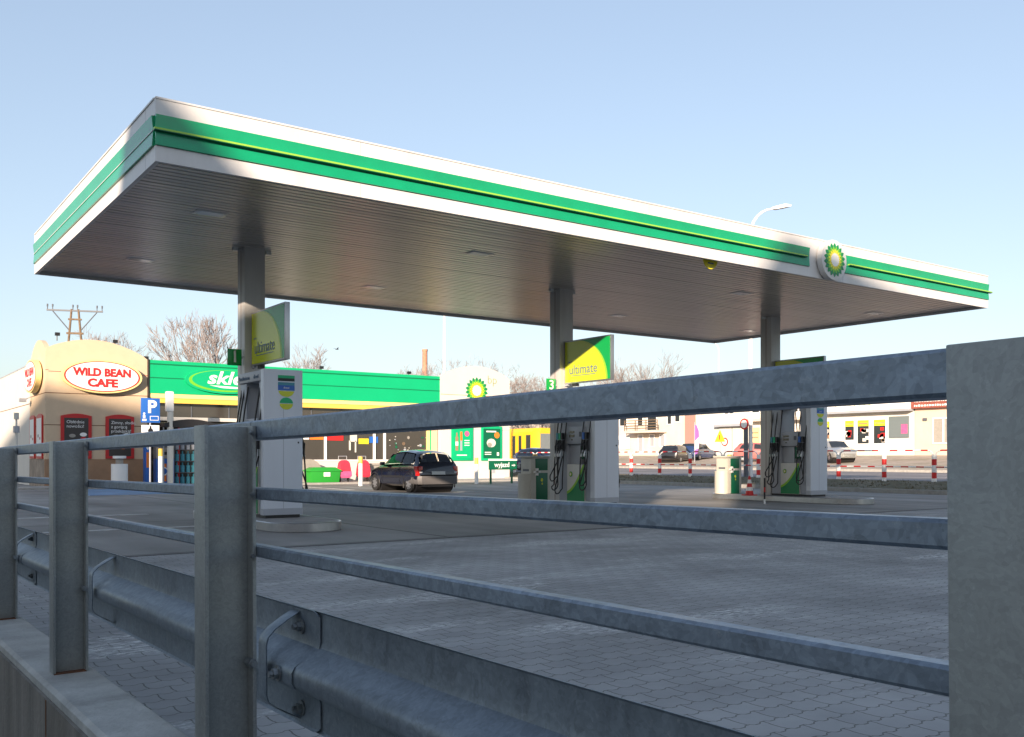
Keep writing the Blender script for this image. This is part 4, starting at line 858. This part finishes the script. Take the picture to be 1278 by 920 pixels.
for (y0, y1, z0, z1) in ((3.9, 4.5, .9, 2.0), (5.3, 5.9, .9, 2.0), (6.9, 7.5, .3, 2.0), (3.0, 3.5, 3.0, 4.3), (5.0, 6.2, 2.5, 4.3), (6.9, 7.6, 3.0, 4.3), (9.2, 10.2, 3.0, 4.3), (9.4, 10.4, .7, 1.9), (1.9, 2.5, 3.2, 4.3)): window(h1, y0, y1, z0, z1, glass='glassb' if z0 > 2 else 'pumpgrey', bars=0)
sg = thing('shopfront_banner', 'large white banner with faint grey lettering on the balcony house ground floor', 'banner', (63.85, 69.2, 2.0)); b = MB('pwhite'); b.box(-.02, .02, 0, 3.2, 0, 1.2); b.build('cloth', sg); text('DIRECT', .7, 'pumpgrey', sg, (-.03, 1.6, .6), FX)
h2 = thing('white_gabled_building', 'white building with wide closed gate and yellow poster across the road', 'building', (64, 47.0, 1.3))
b = MB('house2'); b.box(0, 9, 0, 13.5, 0, 6.0); b.build('wall', h2); b = MB('roofred'); b.box(-.5, 9, 0, 13.5, 6.0, 6.15); b.build('roof', h2)
b = MB('cabwhite'); b.box(-.12, 0, 7.6, 10.6, 0, 2.5); gt = b.build('gate', h2); b = MB('pumpdark'); b.box(-.13, -.12, 9.05, 9.1, 0, 2.5); b.build('gate_joint', gt)
b = MB('pumpgrey'); b.box(-.6, 0, 7.4, 10.8, 2.55, 2.75); b.build('gate_hood', h2)
b = MB('house1'); b.box(-.8, 0, 0, 7.0, 2.9, 3.15); b.build('ledge', h2)
for (y0, y1, z0, z1) in ((1.0, 1.8, .4, 2.1), (2.6, 3.4, 1.0, 2.0), (5.3, 5.8, .9, 1.9), (1.5, 2.7, 3.6, 4.6), (5.0, 7.2, 3.7, 4.7), (9, 10, 3.7, 4.7)): window(h2, y0, y1, z0, z1, glass='glassb', bars=1)
b = MB('bred'); b.box(-.08, 0, 3.6, 4.9, 2.2, 2.7); b.build('sign_strip', h2)
b = MB('yellow2'); b.box(-.1, -.0, 6.1, 7.2, 1.0, 2.4); b.box(-.11, -.1, 6.2, 7.1, 1.9, 2.0, 'brown'); b.box(-.11, -.1, 6.2, 7.1, 1.5, 1.6, 'brown'); b.build('yellow_poster', h2)
h3 = thing('small_shop_building', 'low white shop with yellow banners in its windows behind the silver car', 'building', (64, 38.9, 1.3))
b = MB('house2'); b.box(0, 8, 0, 8.1, 0, 5.0); b.build('wall', h3); b = MB('pumpgrey'); b.box(-.7, 8, 0, 8.1, 3.25, 3.4); b.build('canopy_slab', h3); b = MB('pwhite'); b.box(-.75, 0, .1, 8.0, 3.4, 4.9); sb_ = b.build('sign_band', h3)

for k_ in range(8):
    b = MB('sign_lime'); b.prism([(-.77, 6.2 - k_ * .42, 3.8), (-.77, 6.1 - k_ * .42, 3.8), (-.77, 5.95 - k_ * .42, 4.2 + .1 * (k_ % 3)), (-.77, 6.05 - k_ * .42, 4.2 + .1 * (k_ % 3))], (.012, 0, 0)); b.build('sign_stroke', sb_)
for (y0, y1, z0, z1) in ((2.3, 3.3, .9, 2.7), (3.7, 4.7, .9, 2.7), (5.0, 5.8, 1.2, 2.7), (7.2, 7.8, .6, 2.7)):
    g = window(h3, y0, y1, z0, z1, glass='glassb', bars=0); b = MB('logo_y'); b.box(-.05, -.032, y0, y1, z1 - .45, z1 - .02); b.box(-.052, -.05, y0 + .1, y1 - .1, z1 - .3, z1 - .2, 'brown')
    for i in range(7): yy = random.uniform(y0, y1 - .3); zz = random.uniform(z0, z1 - .8); b.box(-.05, -.032, yy, yy + .3, zz, zz + .25, random.choice(('pwhite', 'cabwhite', 'brown', 'red')))
    b.build('window_poster', g)
b = MB('pwhite'); b.box(-.09, -.0, .4, 2.0, 1.3, 2.9, 'glassl'); b.box(-.1, -.09, .5, 1.0, 1.6, 2.3, 'pinkcloth'); b.build('wall_panel', h3)
h4 = thing('peach_house', 'peach rendered house with a dark red shop sign and white framed window', 'building', (64, 27.0, 1.3))
b = MB('house3'); b.box(0, 8, 0, 11.85, 0, 4.9); b.build('wall', h4); b = MB('roofred'); b.box(-.5, 8, 0, 11.85, 4.9, 5.05); b.build('roof', h4)
window(h4, 8.9, 10.4, .9, 2.6, glass='greybin', bars=1); window(h4, 4.5, 6, .9, 2.6, glass='greybin', bars=1); window(h4, 1.5, 3, .9, 2.6, glass='greybin', bars=1)
b = MB('pwhite'); b.box(-.4, 0, 8.8, 11.9, 3.4, 4.3, 'roofred'); sb2 = b.build('sign_board', h4); 
random.seed(9)
for z_, h_ in ((3.98, .26), (3.6, .14)):
    y_ = 9.2
    while y_ < 11.6:
        w2_ = random.uniform(.07, .2); b = MB('pwhite'); b.box(-.42, -.405, y_, y_ + w2_, z_ - h_ / 2, z_ + h_ * random.uniform(.3, .5)); b.build('sign_stroke', sb2); y_ += w2_ + .07
b = MB('pumpdark'); b.box(-.1, 0, 10.9, 11.2, 2.5, 2.7); b.build('wall_lamp', h4)
# long row beyond the balcony house
hx = thing('distant_row_building', 'long pale row of houses far along the road beyond the tram', 'building', (66, 75, 1.3)); b = MB('house1'); b.box(0, 9, 0, 60, 0, 5.2); b.build('wall', hx)
for i in range(12): window(hx, 2 + i * 4.6, 3.4 + i * 4.6, 1.2, 2.8, glass='glassb', bars=1)
# flag, signs, posts
r = thing('purple_beach_flag', 'tall purple and white feather flag on the far pavement', 'flag', (55.5, 52.6, .75)); b = MB('pumpgrey'); b.cyl(0, 0, 0, 3.2, .03, None, 6); b.build('pole', r)
b = MB('purple'); b.prism([(0, 0, .6), (0, 0, 3.0), (0, -.2, 2.95), (0, -.42, 2.5), (0, -.5, 1.6), (0, -.3, .7)], (.03, 0, 0)); b.prism([(-.01, -.05, 1.0), (-.01, -.05, 1.7), (-.01, -.45, 2.0), (-.01, -.4, 1.1)], (.05, 0, 0), 'pwhite'); b.build('cloth', r)
r = thing('warning_sign', 'yellow triangular warning sign on a thin post across the road', 'sign', (50.9, 45.8, .45)); b = MB('pumpgrey'); b.cyl(.05, 0, 0, 2.6, .035, None, 8); b.build('pole', r)
b = MB('logo_y'); b.prism([(0, -.5, 1.8), (0, .5, 1.8), (0, 0, 2.65)], (-.02, 0, 0)); b.prism([(-.025, -.05, 1.95), (-.025, .05, 1.95), (-.025, .05, 2.3), (-.025, -.05, 2.3)], (-.01, 0, 0), 'red'); b.build('sign_plate', r)
r = thing('round_road_sign', 'round white road sign with a red rim near the closed gate', 'sign', (56.0, 49.9, .8)); b = MB('pumpgrey'); b.cyl(.05, 0, 0, 1.9, .035, None, 8); b.build('pole', r)
b = MB('bred'); q = [(0, .33 * math.cos(t), 1.55 + .33 * math.sin(t)) for t in [2 * math.pi * i / 24 for i in range(24)]]; b.prism(q, (-.02, 0, 0)); b.prism([(-.025, y * .7, 1.55 + (z - 1.55) * .7) for _, y, z in q], (-.01, 0, 0), 'pwhite'); b.build('sign_plate', r)
r = thing('round_sign_post', 'round white sign with red rim on a dark post before the white street lamp', 'sign', (32.8, 28.0, .3)); b = MB('pumpdark'); b.cyl(0, 0, 0, 2.55, .1, None, 12); b.build('pole', r)
b = MB('bred'); q = [(-.1, .25 * math.cos(t), 2.35 + .25 * math.sin(t)) for t in [2 * math.pi * i / 24 for i in range(24)]]; b.prism(q, (-.02, 0, 0)); b.prism([(-.125, y * .7, 2.35 + (z - 2.35) * .7) for _, y, z in q], (-.01, 0, 0), 'pwhite'); b.build('sign_plate', r)
r = thing('round_shrub', 'small clipped round shrub behind the barrier', 'shrub', (52.4, 38.6, .55)); random.seed(3)
b = MB('wood'); b.cyl(0, 0, 0, .5, .05, None, 6); b.build('trunk', r); b = MB('grass')
for i in range(500):
    v = Vector((random.gauss(0, 1), random.gauss(0, 1), random.gauss(0, 1))).normalized() * random.uniform(.35, .65); a = random.uniform(0, 6.3); e = Vector((math.cos(a), math.sin(a), .4)) * .07; f = Vector((-math.sin(a), math.cos(a), .3)) * .07; c_ = v + Vector((0, 0, .8)); b.face([c_ - e, c_ + f, c_ + e])
b.build('crown', r, smooth=False)
# lamps and poles
def lamp_post(loc, h, label, arm=2.0, ang=0, rr=.09):
    r = thing('street_lamp', label, 'street lamp', loc, ang, 'tall street lamps'); b = MB('pwhite'); P = [(0, 0, 0), (0, 0, h * .5), (0, 0, h - 1.2)] + [(arm * .9 * (1 - math.cos(t)), 0, h - 1.2 + 1.1 * math.sin(t)) for t in [math.pi / 2 * i / 6 for i in range(1, 7)]]
    b.tube(P, rr, 'pwhite', 10, True, rr * .45); b.build('pole', r)
    b = MB('pwhite'); b.rings([[(x, -w2, z), (x, w2, z), (x, w2 * .6, z + h2), (x, -w2 * .6, z + h2)] for x, w2, z, h2 in ((arm * .85, .05, h - .12, .08), (arm * 1.0, .12, h - .14, .14), (arm * 1.35, .14, h - .07, .16), (arm * 1.6, .06, h - .02, .08))]); b.build('lamp_head', r)
lamp_post((33.0, 27.9, .27), 12.05, 'tall white street lamp rising behind the right part of the canopy', 1.1, R(-40))
lamp_post((83.6, 75.4, 1.3), 13.5, 'distant slender street lamp seen under the canopy near the far column', 1.6, R(160), .08)
r = thing('white_mast', 'thin white mast rising behind the shop next to the curved white wall', 'mast', (31.35, 51.3, 0)); b = MB('pwhite'); b.tube([(0, 0, 0), (0, 0, 12)], .10, None, 8, True, .06); b.build('pole', r)
r = thing('brick_chimney', 'tall narrow brick chimney far behind the shop roof', 'chimney', (75.9, 130.1, 0)); b = MB('brickc'); b.tube([(0, 0, 0), (0, 0, 18)], .52, None, 12, True, .40); b.build('shaft', r); b = MB('brickc'); b.cyl(0, 0, 18, 18.3, .46, None, 12); b.build('cap', r)
r = thing('power_pylon', 'wooden A frame power pole with insulators behind the cafe', 'pylon', (12.2, 65, 0), R(-20)); 
for s in (-1, 1): b = MB('wood'); b.tube([(s * 1.1, 0, 0), (s * .2, 0, 10.6)], .09, None, 8, True, .065); b.build('leg', r)
b = MB('wood'); b.box(-.5, .5, -.06, .06, 9.0, 9.12); b.box(-.4, .4, -.06, .06, 9.9, 10.0); b.build('brace', r)
b = MB('pumpdark'); b.box(-1.65, 1.65, -.05, .05, 10.45, 10.55); b.tube([(-1.3, 0, 10.45), (-.3, 0, 9.2)], .035); b.tube([(1.3, 0, 10.45), (.3, 0, 9.2)], .035); b.build('crossarm', r)
for x in (-1.6, -1.3, -.12, .15, 1.3, 1.6): b = MB('wood'); b.cyl(x, 0, 10.55, 10.72, .03, 'pumpdark', 6); b.cyl(x, 0, 10.72, 10.88, .05, 'pumpdark', 8); b.build('insulator', r)
r = thing('camera_pole', 'slim white camera pole on the left beside the long white wall', 'pole', (5.4, 39.6, 0)); b = MB('cabwhite'); b.cyl(0, 0, 0, 2.1, .05, None, 8); b.cyl(0, 0, 2.1, 2.35, .11, 'pumpgrey', 10); b.cyl(0, 0, 2.35, 2.6, .035, None, 8); b.cyl(0, 0, 2.6, 2.85, .09, 'cabwhite', 10); b.build('pole', r)  # slim camera pole, carries no mirror
# bare trees
def tree(loc, h, seed, label, spread=1.0, depth=7, slim=False, rr=None):
    rnd = random.Random(seed); r = thing('bare_tree', label, 'tree', loc, 0, 'bare winter trees behind the station')
    tk = MB('bark'); cw = MB('bark')
    def grow(p, d, l, rad, k):
        n = 3; pts = [p]
        for i in range(n):
            d = (d + Vector((rnd.gauss(0, .13), rnd.gauss(0, .13), rnd.gauss(.03, .08)))).normalized(); p = p + d * l / n; pts.append(p)
        (tk if k <= 1 else cw).tube(pts, rad, None, 6 if k < 2 else 3, False, rad * .62)
        if k >= depth: return
        nb = 3 if k < 3 else rnd.choice((2, 3, 3))
        for i in range(nb):
            a = rnd.uniform(.2, .5) if slim else rnd.uniform(.35, .85) * spread; t = rnd.uniform(0, 6.28)
            ax = d.cross(Vector((0, 0, 1))) if abs(d.z) < .99 else Vector((1, 0, 0)); ax.normalize(); ax.rotate(Matrix.Rotation(t, 3, d)); nd = d.copy(); nd.rotate(Matrix.Rotation(a, 3, ax))
            nd = (nd + Vector((0, 0, .12))).normalized()
            grow(pts[-1] if i < 2 else pts[-2], nd, l * rnd.uniform(.66, .86), max(rad * .62, .014), k + 1)
    grow(Vector((0, 0, 0)), Vector((0, 0, 1)), h * .27, rr or h * .02, 0)
    tk.build('trunk', r); cw.build('crown', r)
for i, (x, y, h, lb, kw) in enumerate((
    (18.9, 78.6, 11.6, 'bare tree just right of the power pole behind the cafe roof', dict(spread=.8)),
    (21.8, 77.5, 8.4, 'low bare tree behind the junction of cafe and green fascia', dict(spread=.8, depth=6)),
    (19.9, 59.6, 10.4, 'taller bare tree behind the shop sign near the nearest column', dict(spread=.48)),
    (33.0, 74.8, 9.6, 'bare tree behind the green fascia right of the nearest column', dict(spread=.8)),
    (45.5, 77.5, 10.6, 'bare tree directly behind the thin white mast', {}),
    (49.9, 75.0, 10.4, 'bare tree behind the curved white wall top', {}),
    (56.5, 78.0, 11, 'bare tree right of the curved white wall', {}),
    (60.5, 77.0, 10.8, 'bare tree just left of the column numbered 3', {}),
    (53.0, 86, 11.5, 'bare tree farther back between the white wall and the middle column', {}),
    (64.0, 84, 11, 'bare tree farther back behind the middle column', {}),
    (101, 113, 16.5, 'slim upright bare poplar left of a pair right of the yellow board', dict(slim=True)),
    (107, 112, 17.5, 'slim upright bare poplar right of the others beyond the yellow board', dict(slim=True)),
    (98.5, 114, 15, 'shortest slim bare poplar next to the yellow board', dict(slim=True)))):
    tree((x, y, 0), h, 11 + i, lb, **kw)
# bird
r = MB('pumpdark'); r.rings([[(x, -.05 * q, 0), (x, 0, .06 * q), (x, .05 * q, 0), (x, 0, -.05 * q)] for x, q in ((-.3, .1), (-.15, .8), (0, 1), (.2, .6), (.32, .1))]); r.prism([(-.1, 0, .02), (.15, 0, .02), (-.05, .75, .22), (-.2, .7, .22)], (0, 0, .015)); r.prism([(-.1, 0, .02), (.15, 0, .02), (-.05, -.75, .16), (-.2, -.7, .16)], (0, 0, .015))
bd = r.build('flying_bird', loc=(21.5, 46.1, 6.9)); bd.scale = (.4, .4, .4); tag(bd, 'small dark bird flying above the green fascia', 'bird')
# ------------------------------------------------------------ foreground fence, wall and crash barrier (own gently tilted frame)
FROT = (-.0089, 0, .0195)
wl = thing('concrete_parapet', 'low grey concrete parapet wall carrying the steel fence', 'wall', (0, 0, 0), FROT)
b = MB('conc'); b.rings([[(.668, y, -.6), (.668, y, .41), (.682, y, .422), (.862, y, .422), (.878, y, .41), (.878, y, -.6)] for y in (-3, 1.2, 3.1, 5.5, 8, 12, 24)], 'conc'); b.build('coping', wl)
b = MB('concface'); b.box(.655, .667, -3, 24, -.6, .385)
for i in range(12): y = -1 + i * 1.53; b.box(.652, .6555, y, y + .006, -.6, .385, 'seam')
b.build('shuttered_face', wl)
fn = thing('steel_fence', 'galvanised steel fence with wide posts and three horizontal rails', 'fence', (0, 0, 0), FROT)
def ipost(y):
    b = MB('post'); z0, z1 = .42, 1.292; t = .009
    b.box(.72, .72 + t, y - .074, y, z0, z1); b.box(.842 - t, .842, y - .074, y, z0, z1); b.box(.72 + t, .842 - t, y - .042, y - .035, z0, z1 - .002)
    o = b.build('post', fn, bev=.0015)
    r_ = MB('rust'); r_.box(.722, .834, y - .078, y - .002, z0, z0 + .006); r_.build('post_foot', o)
    for z in (1.275, 1.13, .985):
        bt = MB('bolt'); bt.tube([(.8315, y - .072, z), (.831, y - .080, z)], .006, None, 6); bt.tube([(.831, y - .080, z), (.831, y - .085, z)], .0035, None, 6); bt.build('bolt', o)
    bt = MB('bolt'); bt.tube([(.828, y - .055, .735), (.828, y - .088, .735)], .011, None, 6); bt.tube([(.828, y - .088, .735), (.828, y - .097, .735)], .007, None, 8); bt.build('bolt', o)
PY = (.381, 2.2066, 3.89, 5.42, 7.0)
for y in PY: ipost(y)
def rail(z0, z1, x0, x1, y0, y1):
    b = MB('rail'); q = .004
    ys = [y0 + (y1 - y0) * i / 6 for i in range(7)]
    b.rings([[(x0 + q, y, z0), (x1 - q, y, z0), (x1, y, z0 + q), (x1, y, z1 - q), (x1 - q, y, z1), (x0 + q, y, z1), (x0, y, z1 - q), (x0, y, z0 + q)] for y in ys]); b.build('rail', fn)
pe = [-1.2] + [y - .037 for y in PY]
for a_, b_ in zip(pe, pe[1:]):
    rail(1.2595, 1.305, .8435, .893, a_ + .0015, b_ - .0015); rail(1.117, 1.146, .8435, .873, a_ + .0015, b_ - .0015); rail(.981, 1.010, .8435, .873, a_ + .0015, b_ - .0015)
gr = thing('crash_barrier', 'galvanised W profile crash barrier running behind the fence', 'crash barrier', (0, 0, 0), FROT)
PR = [(.006, 0), (0, -.006), (0, -.075), (.004, -.092), (.05, -.118), (.070, -.130), (.078, -.145), (.078, -.172), (.070, -.186), (.05, -.197), (.004, -.222), (0, -.238), (0, -.304), (.006, -.31)]
ZT = .825
def wbeam(y0, y1, dx=0):
    b = MB('beam'); n_ = 8; ys = [y0, y0 + .012, y0 + .03] + [y0 + .03 + (y1 - y0 - .03) * i / n_ for i in range(1, n_ + 1)]
    def prof(y):
        sh = 1 if y > y0 + .02 else (.94 if y < y0 + .005 else .975)
        P = [(1.04 - p + dx, (z + .155) * sh - .155 + ZT) for p, z in PR]; return P + [(x + .003, z) for x, z in reversed(P)]
    b.rings([[(x, y, z) for x, z in prof(y)] for y in ys]); return b.build('beam_section', gr)
wbeam(-2.0, 2.45); wbeam(2.2, 6.15, -.0045); wbeam(5.95, 9.9, -.009); wbeam(9.8, 20, -.0135)
def bolt(x, y, z, parent, r0=.014):
    b = MB('bolt'); b.tube([(x, y, z), (x - .004, y, z)], r0 * 1.5, None, 12); b.tube([(x - .004, y, z), (x - .016, y, z)], r0, None, 6); b.tube([(x - .016, y, z), (x - .026, y, z)], r0 * .55, None, 8); b.build('bolt', parent)
for y in (2.32, 4.2, 6.0, 7.9):
    P = [(1.034, ZT - .012), (1.0, ZT - .03), (.965, ZT - .052), (.945, ZT - .072), (.94, ZT - .09), (.94, ZT - .22), (.945, ZT - .238), (.965, ZT - .256), (1.0, ZT - .278), (1.034, ZT - .295)]
    b = MB('beam'); b.rings([[(x, y + dy, z) for x, z in P] + [(x + .004, y + dy, z - .001) for x, z in reversed(P)] for dy in (0, .05)]); b.build('spacer_bracket', gr, bev=.001)
for y in (2.72, 4.85, 6.75):
    b = MB('beam'); b.box(.99, .996, y, y + .1, -.1, ZT - .05); b.box(.996, 1.03, y, y + .005, -.1, ZT - .05); b.box(.996, 1.03, y + .095, y + .1, -.1, ZT - .05); b.build('post', gr)
for y_ in (2.28, 6.03):
    for (p, z) in ((0, -.05), (0, -.265), (.078, -.158)): bolt(1.035 - p, y_ + (.03 if p == 0 else .0), ZT + z, gr)
# ------------------------------------------------------------ unseen blocks behind the viewpoint, added and shaped to shade the forecourt
T = Vector((.757, .653, 0)); U = Vector((.653, -.757, 0)); V0 = -32
def add_shade_block(u0, u1, kk, label, v0=-28, dep=10):  # adds an unseen block; its height sets how far the shade reaches
    H = kk - .268 * v0
    r = thing('shadow_block', label, 'building', tuple(T * v0), math.atan2(U.y, U.x))
    b = MB('shade_wall'); b.box(u0, u1, -dep, 0, -.5, H) ; b.build('wall', r)
    g = MB('glassb')
    return r
add_shade_block(-60, -21.4, 12.2, 'tall grey unseen block added behind the viewer for shade, left end', -60)
add_shade_block(-21.6, -8.5, 8.1, 'lower grey unseen block added behind the viewer to shade the forecourt')
gt_ = thing('gabled_shade_block', 'narrow unseen gabled block added behind the viewer to shade the canopy corner', 'building', tuple(T * -28.4), math.atan2(U.y, U.x))  # added out of view, outline shaped for the shadow on the fascia corner
b = MB('shade_wall'); KP = [(-9.0, 7.7), (-8.4, 8.95), (-7.75, 9.35), (-7.1, 8.7), (-6.3, 7.9)]
b.prism([(-9.0, 0, -.5)] + [(u_, 0, k_ + .268 * 28.4) for u_, k_ in KP] + [(-6.3, 0, -.5)], (0, -9, 0)); b.build('wall', gt_)
add_shade_block(-6.5, -2.2, 7.9, 'grey unseen shade block added behind the viewer, right of the gabled one')
add_shade_block(-2.4, -.1, 5.15, 'low unseen block added behind the viewer, letting sun onto the forecourt', -28.4)  # added block kept low so a sunlit patch reaches the ground
rb_ = thing('shadow_block', 'long grey unseen shade block with a sloping end added behind the viewer, right end', 'building', tuple(T * -28), math.atan2(U.y, U.x))  # added out of view, end sloped for the diagonal shade on the right fascia
b = MB('shade_wall'); KP = [(-.25, 8.9), (.9, 11.2), (50, 11.2)]
b.prism([(-.25, 0, -.5)] + [(u_, 0, k_ + .268 * 28) for u_, k_ in KP] + [(50, 0, -.5)], (0, -10, 0)); b.build('wall', rb_)
